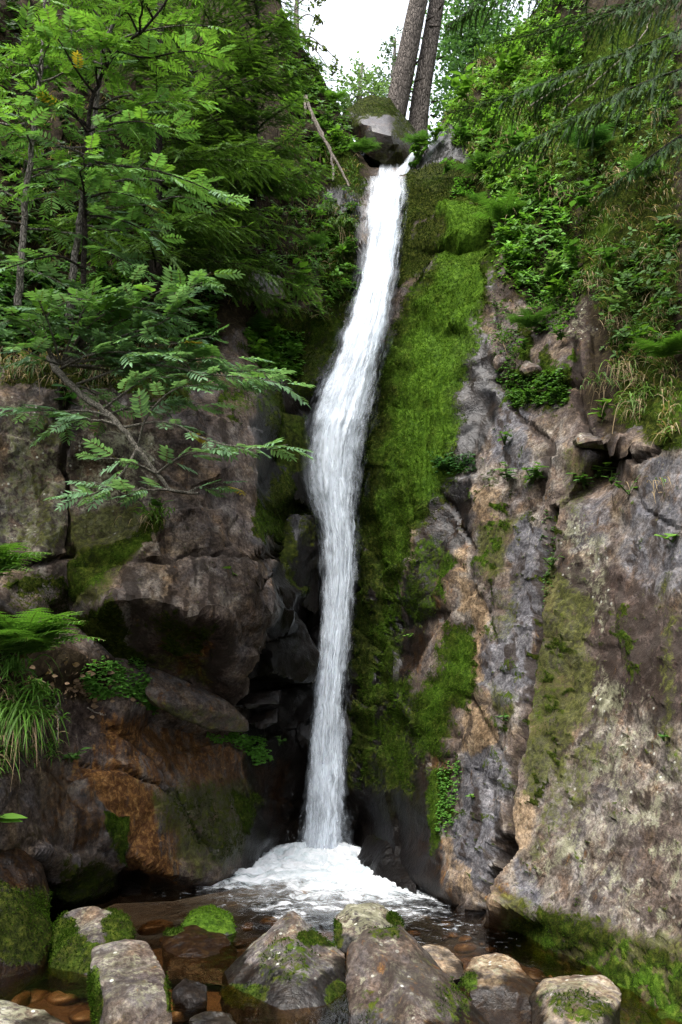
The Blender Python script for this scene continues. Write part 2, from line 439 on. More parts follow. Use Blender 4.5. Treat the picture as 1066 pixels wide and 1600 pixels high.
# ------------------------------------------------------------------ the cliff: one continuous rock face round the fall
def WL(px, py, dz=0.0): return (px, py, float(water_y(py, dz)))
CTRL = [
 # beyond the frame, left
 (-360, 1800, 3.3), (-360, 1300, 4.2), (-360, 800, 5.2), (-360, 300, 6.5), (-360, -320, 9.0), (0, -320, 10.3), (400, -320, 12.5), (-150, 1600, 4.4), (-150, 1200, 5.0),
 (-150, 700, 6.2), (-150, 300, 7.4),
 # upper left slope
 (0, 0, 9.0), (0, 200, 8.5), (0, 400, 8.0), (0, 560, 7.35), (0, 625, 6.85), (0, 860, 6.75), (150, 100, 9.5), (150, 300, 8.9), (100, 450, 8.2), (100, 560, 7.35), (200, 450, 8.4),
 (200, 560, 7.7), (300, 0, 11.0), (300, 200, 10.0), (300, 350, 9.3), (300, 480, 8.5), (300, 590, 7.8), (440, 20, 12.2), (500, 110, 11.9), (530, 170, 11.7), (570, 240, 11.2),
 (470, 200, 11.2), (420, 300, 10.2), (510, 300, 10.35), (520, 380, 10.0), (560, 330, 10.35), (545, 460, 9.95), (380, 440, 9.1), (370, 480, 8.75), (440, 460, 9.3), (440, 500, 9.15),
 (500, 480, 9.5), (400, 530, 9.1), (350, 560, 8.3), (480, 540, 9.5), (430, 600, 8.95), (395, 600, 8.5),
 # lichened face and the big overhanging block
 (92, 600, 7.15), (105, 700, 7.02), (108, 850, 6.95), (98, 740, 7.12), (120, 690, 6.98), (60, 870, 6.65), (40, 895, 6.62), (180, 640, 7.3), (300, 630, 7.35), (330, 640, 7.55), (395, 640, 8.0),
 (300, 760, 7.02), (245, 840, 6.8), (175, 938, 6.5), (88, 930, 6.8), (110, 895, 6.95), (200, 720, 7.1), (330, 860, 6.95), (282, 872, 6.85), (222, 880, 6.7), (405, 860, 7.5), (412, 700, 7.85),
 (385, 878, 7.2), (325, 872, 6.8), (284, 884, 6.68), (388, 890, 7.0), (300, 955, 6.55), (346, 966, 6.68), (382, 938, 6.95), (220, 932, 6.5), (400, 790, 7.65), (345, 740, 7.2),
 (104, 962, 7.25), (155, 1002, 7.35), (214, 1026, 7.4), (236, 1040, 7.45), (300, 1066, 7.6), (350, 1086, 7.75), (362, 1040, 7.35), (386, 1000, 7.45), (205, 975, 6.95), (280, 1010, 7.2),
 # recess beside the block, black and wet
 (418, 870, 8.6), (432, 700, 8.75), (402, 1000, 8.5), (380, 1095, 8.5), (450, 620, 8.95), (470, 760, 9.1), (485, 900, 9.2), (440, 820, 8.8), (480, 1000, 9.2), (455, 1150, 9.0), (450, 1250, 8.95),
 (425, 640, 8.75),
 # ledge of ferns, bank below it
 (0, 905, 6.45), (0, 1040, 6.0), (60, 1062, 6.2), (110, 1035, 6.65), (60, 960, 6.55), (180, 1080, 7.0), (0, 1200, 5.75), (-40, 1330, 5.55), (70, 1180, 6.35), (60, 1330, 6.15), (95, 1250, 6.45),
 # tawny slab
 (130, 1095, 6.95), (230, 1125, 7.6), (340, 1158, 8.0), (430, 1215, 8.75), (120, 1195, 6.72), (135, 1225, 6.62), (190, 1195, 6.95), (300, 1230, 7.6), (250, 1250, 7.25), (190, 1320, 6.95), (225, 1345, 6.98),
 (265, 1372, 7.2), (330, 1372, 7.6), (390, 1350, 8.2), (370, 1260, 8.05), (420, 1300, 8.6), (150, 1335, 6.75), (115, 1290, 6.5), (100, 1345, 6.45), (185, 1365, 7.35), (220, 1385, 7.6), (120, 1390, 6.85),
 # behind the fall
 (500, 1240, 9.35), (525, 1100, 9.35), (530, 950, 9.4), (530, 820, 9.42), (520, 700, 9.4), (545, 560, 9.55), (590, 440, 9.8), (600, 340, 10.15), (605, 270, 10.6), (650, 240, 10.9), (560, 270, 10.7),
 # moss slab and the shelf above it
 (565, 1280, 9.0), (565, 1150, 9.0), (575, 1000, 8.98), (575, 850, 9.0), (585, 700, 9.1), (612, 540, 9.3), (645, 470, 9.45), (628, 390, 9.75), (640, 330, 10.0), (660, 290, 10.2), (700, 325, 9.95), (770, 325, 9.65),
 (690, 405, 9.6), (690, 385, 9.55), (770, 405, 9.25), (700, 440, 9.35), (690, 360, 9.65), (680, 600, 8.8), (745, 600, 8.55), (700, 800, 8.25), (640, 900, 8.4), (625, 1100, 8.35), (600, 1250, 8.4), (640, 1250, 7.9), (700, 255, 10.3), (750, 270, 10.05),
 (570, 1330, 8.7), (610, 1330, 8.05), (650, 1380, 7.35),
 # rib of bare rock
 (745, 760, 8.0), (755, 560, 8.55), (785, 600, 8.3), (775, 680, 8.1), (800, 830, 7.5), (860, 795, 7.15), (845, 960, 7.0), (730, 950, 7.75), (730, 1100, 7.45), (770, 1200, 7.02), (700, 1300, 7.25), (745, 1390, 6.7), (785, 1320, 6.68), (812, 1140, 6.82),
 (690, 1150, 7.7), (790, 1000, 7.25), (800, 700, 7.8),
 # the great slab right of the joint
 (874, 800, 7.05), (858, 960, 6.85), (826, 1150, 6.58), (800, 1325, 6.35), (775, 1410, 6.15), (1066, 700, 5.95), (960, 800, 6.5), (1066, 1000, 5.55), (950, 1100, 6.05), (1066, 1300, 5.15), (920, 1350, 5.8), (1066, 1480, 4.85),
 (860, 1440, 5.85), (965, 1480, 5.3),
 # upper right slope
 (800, 450, 8.75), (900, 500, 7.95), (805, 600, 8.15), (880, 560, 7.65), (900, 640, 7.35), (1000, 650, 6.75), (930, 695, 6.75), (960, 720, 7.0), (1000, 700, 6.4), (1066, 600, 6.5), (1066, 400, 7.3), (950, 400, 8.1), (880, 360, 8.75), (850, 250, 9.4),
 (1066, 200, 8.2), (950, 100, 9.6), (770, 210, 10.2), (710, 200, 10.7), (1066, 0, 9.2), (850, 0, 11.0), (760, 100, 11.3), (700, 170, 11.3), (900, -150, 11.8), (1066, -320, 11.5), (820, 400, 9.0), (770, 480, 8.9), (720, 500, 9.1),
 # beyond the frame, right
 (1420, -320, 9.0), (1420, 300, 6.6), (1420, 900, 4.6), (1420, 1500, 3.4), (1420, 2050, 2.6), (1240, 600, 5.8), (1240, 1200, 4.5), (1200, 1700, 3.9),
]
BOT = np.array([(-360, 1850), (-150, 1640), (0, 1530), (90, 1450), (180, 1412), (270, 1408), (390, 1385), (455, 1352), (545, 1350), (600, 1385), (650, 1425), (700, 1450), (760, 1485), (850, 1545), (980, 1650), (1066, 1760), (1420, 2080)], float)
CREST = np.array([(-360, -300), (380, -300), (432, -60), (440, 15), (470, 70), (500, 112), (530, 172), (560, 235), (578, 262), (650, 262), (668, 232), (700, 172), (730, 130), (770, 90), (850, 0), (950, -150), (1066, -300), (1420, -300)], float)
for x, y in BOT:
    CTRL.append((x, y, float(water_y(y, -0.25))))
    CTRL.append((x, y + 120, float(water_y(y, -0.25)) - 0.1))
for x, y in CREST[3:16]:
    CTRL.append((x, y - 150, {True: 13.0, False: 12.5}[x < 600]))
NC, NR, NP = 430, 400, 14
cpx = np.linspace(-340, 1400, NC)
cbot = np.interp(cpx, BOT[:, 0], BOT[:, 1]); ccr = np.interp(cpx, CREST[:, 0], CREST[:, 1])
tt = np.linspace(0, 1, NR)[:, None]
GX = np.broadcast_to(cpx, (NR, NC)).copy()
GY = cbot + (ccr - cbot) * tt

def tri_interp(ctrl, X, Y):
    pts = [Vector((c[0], c[1])) for c in ctrl]
    out = geometry.delaunay_2d_cdt(pts, [], [], 0, 1e-4)
    vs, fs, orig = out[0], out[2], out[3]
    z = np.array([ctrl[o[0]][2] for o in orig])
    vs = np.array([(v.x, v.y) for v in vs])
    Z = np.full(X.shape, np.nan)
    for f in fs:
        a, b, c = vs[f[0]], vs[f[1]], vs[f[2]]
        d = (b[1] - c[1]) * (a[0] - c[0]) + (c[0] - b[0]) * (a[1] - c[1])
        if abs(d) < 1e-9: continue
        lo, hi = np.minimum(np.minimum(a, b), c), np.maximum(np.maximum(a, b), c)
        j0, j1 = np.searchsorted(cpx, lo[0] - 40), np.searchsorted(cpx, hi[0] + 40)
        if j1 <= j0: continue
        x, y = X[:, j0:j1], Y[:, j0:j1]
        w0 = ((b[1] - c[1]) * (x - c[0]) + (c[0] - b[0]) * (y - c[1])) / d
        w1 = ((c[1] - a[1]) * (x - c[0]) + (a[0] - c[0]) * (y - c[1])) / d
        w2 = 1 - w0 - w1
        ok = (w0 >= -1e-6) & (w1 >= -1e-6) & (w2 >= -1e-6)
        zz = w0 * z[f[0]] + w1 * z[f[1]] + w2 * z[f[2]]
        Z[:, j0:j1][ok] = zz[ok]
    bad = np.isnan(Z)
    if bad.any():
        Z[bad] = np.nanmean(Z)
    return Z

WARP = np.stack([GX, GY], -1)
wx = GX + 5 * fbm(WARP, 1 / 40., 3, 3); wy = GY + 5 * fbm(WARP, 1 / 40., 3, 8)
GD = tri_interp(CTRL, wx, wy)

def blur(Z, n=1):
    for _ in range(n):
        P = np.pad(Z, 1, mode='edge')
        Z = (P[1:-1, 1:-1] * 4 + P[:-2, 1:-1] + P[2:, 1:-1] + P[1:-1, :-2] + P[1:-1, 2:]) / 8
    return Z
def seg_dist(X, Y, pts):
    best = np.full(X.shape, 1e9)
    for (x0, y0), (x1, y1) in zip(pts[:-1], pts[1:]):
        dx, dy = x1 - x0, y1 - y0
        t = np.clip(((X - x0) * dx + (Y - y0) * dy) / (dx * dx + dy * dy + 1e-9), 0, 1)
        best = np.minimum(best, np.hypot(X - x0 - t * dx, Y - y0 - t * dy))
    return best

def poly(X, Y, pts, soft):
    """1 inside the polygon, 0 outside, soft pixels of transition."""
    ins = np.zeros(X.shape, bool)
    n = len(pts)
    for i in range(n):
        x0, y0 = pts[i]; x1, y1 = pts[(i + 1) % n]
        if y0 == y1: continue
        c = ((Y < y0) != (Y < y1)) & (X < (x1 - x0) * (Y - y0) / (y1 - y0) + x0)
        ins ^= c
    d = seg_dist(X, Y, list(pts) + [pts[0]])
    return smooth(-soft, soft, np.where(ins, d, -d))

GD = blur(GD, 1)
stp = poly(GX, GY, [(555, 1120), (640, 1140), (690, 1300), (680, 1440), (560, 1400)], 20)
GD = GD * (1 - stp) + blur(GD, 14) * stp
P0 = at(GX, GY, GD)

def grid_normals(P):
    du = np.gradient(P, axis=1); dv = np.gradient(P, axis=0)
    n = np.cross(du, dv)
    n /= np.maximum(np.linalg.norm(n, axis=-1, keepdims=True), 1e-9)
    flip = ((P - CAM) * n).sum(-1) > 0
    n[flip] *= -1
    return n

# --- surface masks (moss, brightness of moss, iron stain, wet | lichen, pale granite, algae stain, soil); wet and stain include painted shade at the lip
MOSS = [  # (polygon, strength, brightness, softness)
 ([(690, 330), (768, 322), (785, 400), (785, 470), (752, 540), (722, 640), (715, 730), (690, 800), (655, 850), (640, 905), (628, 1000), (606, 1110), (592, 1240), (556, 1240), (556, 1000), (562, 850), (572, 700), (588, 600), (612, 520), (645, 470), (690, 405), (675, 350)], 1.0, 0.48, 36),
 ([(690, 338), (765, 328), (772, 372), (735, 400), (700, 385)], 1.0, 1.0, 8),
 ([(690, 410), (770, 400), (782, 470), (750, 530), (720, 640), (700, 760), (660, 800), (640, 700), (640, 600), (655, 500)], 1.0, 0.78, 30),
 ([(555, 560), (600, 540), (600, 900), (590, 1240), (552, 1240)], 0.9, 0.12, 22),
 ([(632, 262), (700, 250), (768, 262), (768, 328), (690, 334), (640, 372), (622, 420), (618, 380), (632, 320)], 0.95, 0.16, 12),
 ([(615, 380), (690, 340), (690, 410), (640, 465), (612, 470)], 0.85, 0.05, 14),
 ([(697, 960), (745, 985), (755, 1084), (714, 1105), (708, 1190), (650, 1185), (644, 1096), (685, 1037)], 0.85, 0.5, 28), ([(690, 860), (715, 870), (700, 950), (680, 930)], .7, .5, 10),
 ([(640, 860), (700, 830), (690, 950), (660, 1000), (640, 960)], 0.55, 0.45, 14),
 ([(580, 1050), (660, 1050), (650, 1250), (600, 1240)], 0.75, 0.35, 25),
 ([(673, 1195), (710, 1205), (702, 1307), (679, 1345), (664, 1271)], 0.75, 0.5, 12),
 ([(750, 790), (800, 760), (800, 870), (765, 930), (745, 900)], 0.36, 0.5, 26),
 ([(780, 560), (800, 480), (830, 540), (800, 640), (775, 650)], 0.40, 0.6, 20),
 ([(800, 560), (900, 560), (890, 640), (800, 640)], 0.55, 0.5, 16),
 ([(845, 780), (875, 790), (870, 960), (845, 1010), (840, 900)], 0.42, 0.4, 20),
 ([(830, 1000), (880, 980), (905, 1100), (870, 1240), (820, 1260), (820, 1150)], 0.42, 0.22, 30),
 ([(960, 950), (1000, 950), (1000, 1060), (985, 1120), (965, 1040)], 0.5, 0.03, 18),
 ([(780, 1440), (850, 1410), (930, 1445), (1066, 1490), (1400, 1600), (1400, 2080), (1066, 1760), (950, 1640), (850, 1550), (770, 1490)], 0.78, 0.30, 30),
 ([(930, 1500), (1066, 1530), (1066, 1700), (980, 1620)], 0.85, 0.5, 30),
 ([(950, 480), (1066, 420), (1066, 720), (1010, 690), (960, 660)], 0.75, 0.35, 20),
 ([(890, 290), (1066, 200), (1066, 470), (960, 480), (910, 440)], 0.7, 0.15, 22),
 ([(700, 200), (900, 60), (1066, 0), (1066, 260), (880, 300), (800, 420), (780, 320)], 0.75, 0.35, 30),
 ([(1020, 640), (1066, 620), (1066, 710), (1030, 700)], 1.0, 0.8, 12),
 # left side
 ([(110, 870), (180, 850), (255, 800), (262, 822), (215, 870), (165, 920), (110, 930)], 0.75, 0.35, 10),
 ([(85, 932), (175, 945), (215, 975), (250, 1020), (200, 1020), (130, 985)], 0.85, 0.0, 10),
 ([(215, 945), (300, 965), (345, 972), (320, 1000), (260, 1000)], 0.6, 0.05, 12),
 ([(395, 600), (440, 620), (478, 700), (500, 800), (505, 930), (440, 930), (410, 820), (430, 720)], 0.75, 0.12, 16),
 ([(400, 770), (425, 800), (480, 860), (470, 880), (420, 850), (398, 810)], 0.9, 0.4, 8),
 ([(425, 655), (478, 650), (482, 720), (440, 740)], 0.85, 0.3, 10),
 ([(200, 1230), (330, 1200), (400, 1230), (400, 1345), (330, 1370), (280, 1330)], 0.5, 0.06, 40),
 ([(345, 1230), (395, 1240), (400, 1310), (365, 1310)], 0.85, 0.3, 12),
 ([(150, 1255), (190, 1280), (185, 1340), (160, 1330)], 0.85, 0.45, 8),
 ([(75, 1330), (185, 1345), (180, 1410), (85, 1420)], 0.6, 0.08, 16),
 ([(0, 560), (300, 560), (330, 600), (300, 640), (180, 625), (90, 610), (0, 620)], 0.6, 0.1, 12),
 ([(340, 590), (400, 590), (420, 640), (380, 660), (335, 640)], 0.5, 0.45, 12),
 ([(480, 230), (530, 190), (572, 260), (575, 330), (520, 300)], 0.65, 0.35, 14),
 ([(500, 330), (560, 330), (562, 480), (520, 520), (500, 450)], 0.7, 0.3, 12),
 ([(440, 480), (560, 480), (530, 560), (480, 640), (430, 600), (360, 540)], 0.7, 0.25, 18),
 ([(0, 880), (90, 880), (110, 960), (60, 980), (0, 960)], 0.5, 0.05, 14),
]
ORANGE = [
 ([(120, 1190), (200, 1200), (250, 1290), (285, 1380), (215, 1365), (180, 1300), (140, 1240)], 1.0, 14),
 ([(150, 1110), (300, 1140), (440, 1200), (440, 1260), (330, 1250), (220, 1230), (150, 1180)], 0.75, 20), ([(60, 1180), (200, 1200), (300, 1300), (280, 1390), (180, 1340), (80, 1330)], 0.6, 25), ([(380, 1180), (450, 1190), (450, 1300), (400, 1290)], .55, 14),
 ([(60, 1220), (110, 1240), (110, 1290), (60, 1290)], 0.6, 12),
 ([(250, 960), (330, 985), (335, 1060), (270, 1040)], 0.7, 12),
 ([(640, 880), (690, 850), (700, 930), (650, 1090), (620, 1130), (625, 1000)], 0.55, 18),
 ([(655, 780), (720, 780), (730, 860), (660, 890)], 0.6, 14),
 ([(655, 1150), (720, 1190), (700, 1310), (720, 1400), (670, 1400), (640, 1280)], 0.5, 18),
 ([(750, 1400), (800, 1380), (820, 1420), (790, 1500), (752, 1470)], 0.45, 16),
 ([(690, 650), (720, 640), (725, 720), (700, 740)], 0.5, 10),
 ([(1030, 450), (1066, 450), (1066, 600), (1000, 560)], 0.4, 16),
]
WET_SHADE = [
 ([(395, 600), (470, 600), (570, 470), (575, 1345), (380, 1375), (380, 1110), (400, 960), (415, 870)], 1.0, 18),
 ([(545, 860), (630, 900), (650, 1100), (680, 1200), (690, 1300), (690, 1440), (640, 1460), (540, 1345)], 1.0, 18),
 ([(673, 750), (743, 750), (737, 838), (679, 908), (690, 960), (640, 1080), (610, 1090), (632, 990), (650, 890)], 0.85, 12),
 ([(715, 540), (760, 530), (790, 560), (780, 640), (745, 720), (710, 740), (705, 660)], 0.75, 12),
 ([(190, 1120), (300, 1150), (440, 1210), (400, 1360), (330, 1375), (290, 1330), (250, 1230)], 0.42, 25),
 ([(510, 290), (570, 290), (570, 470), (540, 480), (515, 400)], 0.9, 12),
 ([(610, 215), (720, 190), (770, 300), (660, 295)], 0.95, 14),  # dark rock right of the lip, with the overhang's shadow painted in
 ([(0, 1380), (200, 1340), (300, 1390), (200, 1440), (0, 1560)], 0.75, 16),
 ([(600, 1360), (780, 1420), (860, 1500), (1000, 1620), (760, 1520), (600, 1430)], 0.7, 18),
 ([(70, 1180), (150, 1230), (190, 1340), (90, 1345), (50, 1260)], 0.55, 16),
]
LICHEN = [
 ([(0, 625), (95, 625), (100, 860), (60, 880), (0, 860)], 0.62, 16),
 ([(105, 690), (180, 650), (250, 680), (240, 800), (180, 860), (110, 860)], 0.55, 14),
 ([(930, 1120), (1000, 1130), (1000, 1200), (900, 1330), (860, 1400), (830, 1380), (850, 1290)], 0.45, 26),
 ([(870, 1330), (960, 1250), (1066, 1180), (1066, 1460), (930, 1440)], 0.33, 26),
 ([(880, 800), (960, 830), (960, 1000), (900, 1010), (880, 920)], 0.5, 20),
 ([(840, 1080), (880, 1080), (870, 1200), (835, 1190)], 0.55, 16),
 ([(930, 1020), (990, 1080), (970, 1150), (930, 1110)], 0.7, 16),
 ([(880, 460), (960, 470), (950, 560), (890, 560)], 0.4, 16),
 ([(1000, 1080), (1066, 1060), (1066, 1180), (1010, 1190)], 0.35, 20),
]
PINK = [
 ([(690, 740), (830, 700), (870, 800), (860, 1000), (820, 1180), (790, 1340), (740, 1420), (690, 1320), (720, 1190), (760, 1100), (740, 980), (720, 880)], 0.55, 22),
 ([(725, 1090), (790, 1130), (810, 1200), (740, 1180)], 0.95, 12),
 ([(835, 1090), (870, 1110), (860, 1170), (835, 1180)], 0.95, 10),
 ([(1000, 690), (1066, 700), (1400, 700), (1400, 1700), (1066, 1500), (850, 1440), (790, 1400), (830, 1200), (900, 900)], 0.36, 30),
 ([(1000, 700), (1066, 705), (1066, 860), (980, 870), (960, 800)], 0.7, 14),
 ([(720, 890), (760, 930), (770, 1010), (720, 1000)], 0.9, 12),
 ([(790, 1270), (840, 1290), (830, 1420), (790, 1400)], 0.75, 12),
 ([(700, 1230), (735, 1250), (735, 1390), (700, 1380)], 0.7, 12),
 ([(300, 660), (400, 680), (405, 850), (350, 850), (300, 800)], 0.35, 20),
 ([(220, 900), (380, 890), (380, 940), (300, 950), (220, 925)], 0.32, 14),
 ([(800, 700), (880, 640), (900, 720), (860, 780)], 0.5, 14),
]
STAIN_SHADE = [
 ([(640, 200), (700, 180), (730, 230), (775, 290), (700, 262), (650, 300)], 0.9, 12), ([(540, 230), (610, 230), (620, 290), (560, 290)], .9, 10),  # shadow under the lip overhang and chockstone, painted onto the dark rock
 ([(400, 640), (470, 640), (560, 470), (575, 1345), (390, 1365), (385, 1110), (400, 960), (415, 870)], 0.95, 14), ([(545, 900), (625, 950), (640, 1100), (650, 1380), (540, 1345)], 0.7, 20),
 ([(900, 720), (1066, 720), (1400, 700), (1400, 1700), (1066, 1490), (860, 1460), (850, 1280), (880, 1000)], 0.42, 30),
 ([(940, 880), (1066, 900), (1066, 1130), (950, 1060)], 0.62, 20),
 ([(870, 860), (930, 900), (920, 1000), (880, 1000)], 0.6, 16),
 ([(820, 1180), (960, 1130), (1000, 1000), (900, 1000), (860, 1080)], 0.6, 20),
 ([(0, 600), (400, 600), (410, 900), (350, 1090), (90, 940), (0, 880)], 0.32, 30),
 ([(960, 700), (1010, 700), (1000, 780), (900, 760)], 0.6, 14),
 ([(700, 740), (745, 760), (740, 830), (690, 880), (660, 800)], 0.65, 14),
 ([(1000, 1180), (1066, 1160), (1066, 1420), (960, 1420)], 0.45, 18),
]
COOL = [
 ([(825, 803), (861, 838), (849, 914), (837, 1025), (831, 1096), (773, 1096), (755, 1066), (773, 1002), (808, 926), (802, 855)], .95, 10),
 ([(732, 1172), (808, 1166), (796, 1307), (767, 1353), (755, 1400), (714, 1377), (720, 1248)], .8, 12), ([(790, 1324), (855, 1353), (861, 1424), (820, 1418)], .6, 10),
 ([(1007, 703), (1066, 721), (1400, 721), (1400, 943), (1066, 943), (1019, 955), (972, 908), (984, 779)], .6, 14), ([(760, 600), (830, 640), (840, 740), (770, 730)], .7, 12), ([(700, 740), (740, 740), (730, 800), (700, 790)], .5, 8),
 ([(0, 640), (95, 640), (98, 860), (0, 860)], .45, 14), ([(880, 780), (950, 770), (960, 850), (890, 870)], .5, 14),
]
BROWN = [
 ([(913, 885), (972, 885), (1066, 960), (1400, 960), (1400, 1131), (1066, 1131), (925, 1107), (905, 1037)], .85, 20), ([(880, 860), (940, 870), (930, 960), (880, 930)], .6, 14), ([(930, 1200), (1066, 1010), (1066, 1200), (960, 1290)], .35, 24),
 ([(960, 1290), (1066, 1250), (1066, 1460), (1000, 1450)], .5, 22), ([(290, 650), (405, 670), (408, 860), (330, 870), (280, 800)], .42, 18), ([(215, 885), (385, 880), (385, 945), (300, 958), (215, 930)], .35, 12), ([(60, 1080), (230, 1120), (200, 1200), (80, 1190)], .7, 14),
 ([(200, 940), (350, 965), (362, 1085), (240, 1040)], .8, 10), ([(880, 460), (960, 470), (990, 640), (910, 700), (880, 600)], .7, 18), ([(535, 150), (650, 150), (650, 270), (545, 260)], .8, 10), ([(100, 860), (220, 860), (200, 940), (90, 935)], .5, 12),
]
FILM = [
 ([(743, 820), (820, 808), (790, 896), (755, 920)], .75, 10), ([(849, 860), (925, 943), (913, 1037), (855, 1037)], .8, 12), ([(855, 990), (931, 1037), (913, 1131), (843, 1255), (822, 1235), (837, 1131)], .85, 12),
 ([(760, 1060), (820, 1080), (810, 1130), (770, 1110)], .6, 10), ([(780, 930), (830, 900), (800, 1000), (770, 1000)], .5, 10), ([(860, 1180), (960, 1150), (900, 1300), (840, 1350)], .5, 16), ([(780, 1400), (900, 1430), (1066, 1470), (1400, 1560), (1400, 1700), (1000, 1600), (770, 1480)], .7, 20),
 ([(0, 640), (100, 640), (105, 870), (0, 870)], .42, 20), ([(110, 800), (260, 790), (215, 880), (165, 935), (100, 935)], .75, 12), ([(180, 1000), (340, 1000), (330, 1060), (230, 1030)], .5, 10), ([(560, 1180), (660, 1180), (680, 1300), (600, 1290)], .6, 16), ([(880, 700), (960, 720), (900, 820), (870, 790)], .5, 14),
 ([(1040, 900), (1066, 900), (1066, 1250), (1045, 1150)], .5, 10), ([(220, 1240), (400, 1210), (410, 1340), (300, 1370)], .7, 18),
]
OCHRE = [
 ([(714, 896), (743, 920), (767, 967), (761, 1060), (732, 1066), (745, 980)], .85, 8), ([(732, 1096), (755, 1107), (792, 1160), (732, 1175), (720, 1131)], .85, 8), ([(855, 914), (884, 920), (878, 967), (856, 960)], .8, 6), ([(831, 1096), (855, 1107), (869, 1142), (837, 1170)], .85, 7),
 ([(820, 1225), (849, 1248), (843, 1307), (796, 1340), (800, 1290)], .7, 10), ([(655, 800), (690, 790), (675, 870), (645, 895)], .75, 8), ([(691, 1307), (720, 1320), (749, 1400), (715, 1400)], .6, 10), ([(755, 1424), (800, 1400), (790, 1475), (755, 1460)], .8, 10), ([(700, 860), (730, 850), (735, 900), (712, 900)], .7, 8),
 ([(735, 760), (790, 770), (785, 830), (745, 820)], .6, 10), ([(640, 1150), (700, 1180), (690, 1230), (650, 1220)], .5, 10),
]
SOIL = [
 ([(-360, -320), (480, -320), (490, 10), (590, 250), (530, 430), (430, 480), (330, 560), (240, 600), (100, 580), (-360, 600)], 0.85, 25),
 ([(0, 950), (110, 1020), (190, 1060), (150, 1100), (60, 1090), (0, 1200), (-300, 1300), (-300, 950)], 0.8, 14),
 ([(660, 200), (780, 60), (1000, -200), (1400, -300), (1400, 640), (1066, 640), (960, 700), (900, 640), (920, 480), (800, 480), (780, 330)], 0.75, 25),
 ([(0, 1080), (80, 1090), (80, 1330), (0, 1350)], 0.5, 14),
]
mx = GX + 15 * fbm(P0, 2.6, 4, 21) + 5 * fbm(P0, 12., 2, 25); my = GY + 15 * fbm(P0, 2.6, 4, 31) + 5 * fbm(P0, 12., 2, 35)
Mm = np.zeros(GX.shape); Mb = np.zeros(GX.shape)
for pts, s, br, sf in MOSS:
    w = poly(mx, my, pts, sf)
    Mb = Mb * (1 - w) + br * w
    Mm = np.maximum(Mm, w * s)
def layer(L):
    out = np.zeros(GX.shape)
    for pts, s, sf in L: out = np.maximum(out, s * poly(mx, my, pts, sf))
    return out
Mo, Mw, Ml, Mp, Ms, Me, Mcool, Mbr, Mfi, Moc = (layer(L) for L in (ORANGE, WET_SHADE, LICHEN, PINK, STAIN_SHADE, SOIL, COOL, BROWN, FILM, OCHRE))

# patterns of weathering: diagonal crusts on the great slab, streaks below the herbs, blotches elsewhere
PXY = np.stack([mx, my], -1)
ca, sa = math.cos(math.radians(-52)), math.sin(math.radians(-52))
DG = np.stack([(PXY[..., 0] * ca + PXY[..., 1] * sa) / 85., (-PXY[..., 0] * sa + PXY[..., 1] * ca) / 26.], -1)
diag = fbm(DG, 1.0, 5, 140, 0.6); diag2 = fbm(DG, 1.3, 5, 150, 0.6)
vert = fbm(np.stack([PXY[..., 0] / 17., PXY[..., 1] / 120.], -1), 1.0, 5, 160, 0.6)
blot = fbm(PXY / 42., 1.0, 5, 170, 0.6); blot2 = fbm(PXY / 28., 1.0, 5, 180, 0.6)
slabz = poly(mx, my, [(862, 800), (960, 760), (1066, 720), (1400, 700), (1400, 1700), (1066, 1500), (860, 1440), (790, 1400), (830, 1150)], 25)
lowz = smooth(1080, 1180, my) * slabz
Ml = np.clip(Ml + slabz * (0.28 * smooth(0.0, 0.5, diag) * (0.3 + 0.7 * lowz) + .18 * blot * lowz - 0.2 * smooth(0, 0.4, -diag)), 0, 1)
Ms = np.clip(Ms + slabz * (-0.22 + 0.38 * smooth(0.05, 0.5, diag2) + 0.35 * (1 - lowz) * smooth(0, 0.4, vert)) - 0.2 * slabz * smooth(0.1, 0.4, diag), 0, 1)
ribz = poly(mx, my, [(690, 740), (800, 620), (870, 790), (850, 1000), (800, 1300), (740, 1420), (680, 1320), (720, 1150), (740, 960)], 22)
Ms = np.clip(Ms + ribz * 0.75 * smooth(0.05, 0.4, vert), 0, 1)
Mp = np.clip(Mp + ribz * (0.7 * smooth(0.1, 0.4, blot) - 0.6 * smooth(0, .3, -blot)), 0, 1)
Mm = np.clip(Mm + ribz * 0.5 * smooth(0.12, 0.4, blot2) + slabz * .45 * smooth(.1, .4, blot2 - .1), 0, 1)
Mb = np.where((Mb < .05) & (ribz + slabz > .3), .35, Mb)
bank = poly(mx, my, [(895, 300), (1066, 150), (1400, 100), (1400, 700), (1066, 712), (1020, 690), (960, 600), (925, 480)], 25)
Mm = np.clip(np.maximum(Mm, bank * (.45 + .5 * blot)), 0, 1); Me = np.clip(np.maximum(Me, bank * .75), 0, 1); Mb = np.where(bank > .4, np.clip(.2 + .4 * blot, 0, 1), Mb)
stepz = poly(mx, my, [(780, 320), (900, 300), (930, 480), (900, 640), (790, 650), (775, 560), (790, 440)], 25)
Mm = np.clip(Mm + stepz * .55 * smooth(-.1, .3, blot2), 0, 1); Mb = np.where((stepz > .4) & (Mb < .05), .45, Mb); Ms = np.clip(Ms + stepz * .45 * smooth(0, .3, blot), 0, 1)
leftz = poly(mx, my, [(-300, 600), (400, 600), (412, 860), (380, 1000), (340, 1080), (90, 940), (-300, 900)], 20)
Ms = np.clip(Ms + leftz * (0.08 + 0.55 * smooth(0.02, 0.4, vert) + .35 * smooth(.05, .4, blot2)), 0, 1)
Mp = np.clip(Mp + leftz * 0.6 * smooth(0.0, 0.4, blot), 0, 1)
Mm = np.clip(Mm + leftz * .36 * smooth(.15, .4, blot2), 0, 1)
Mb = np.where((Mb < .05) & (leftz > .3), .15, Mb)
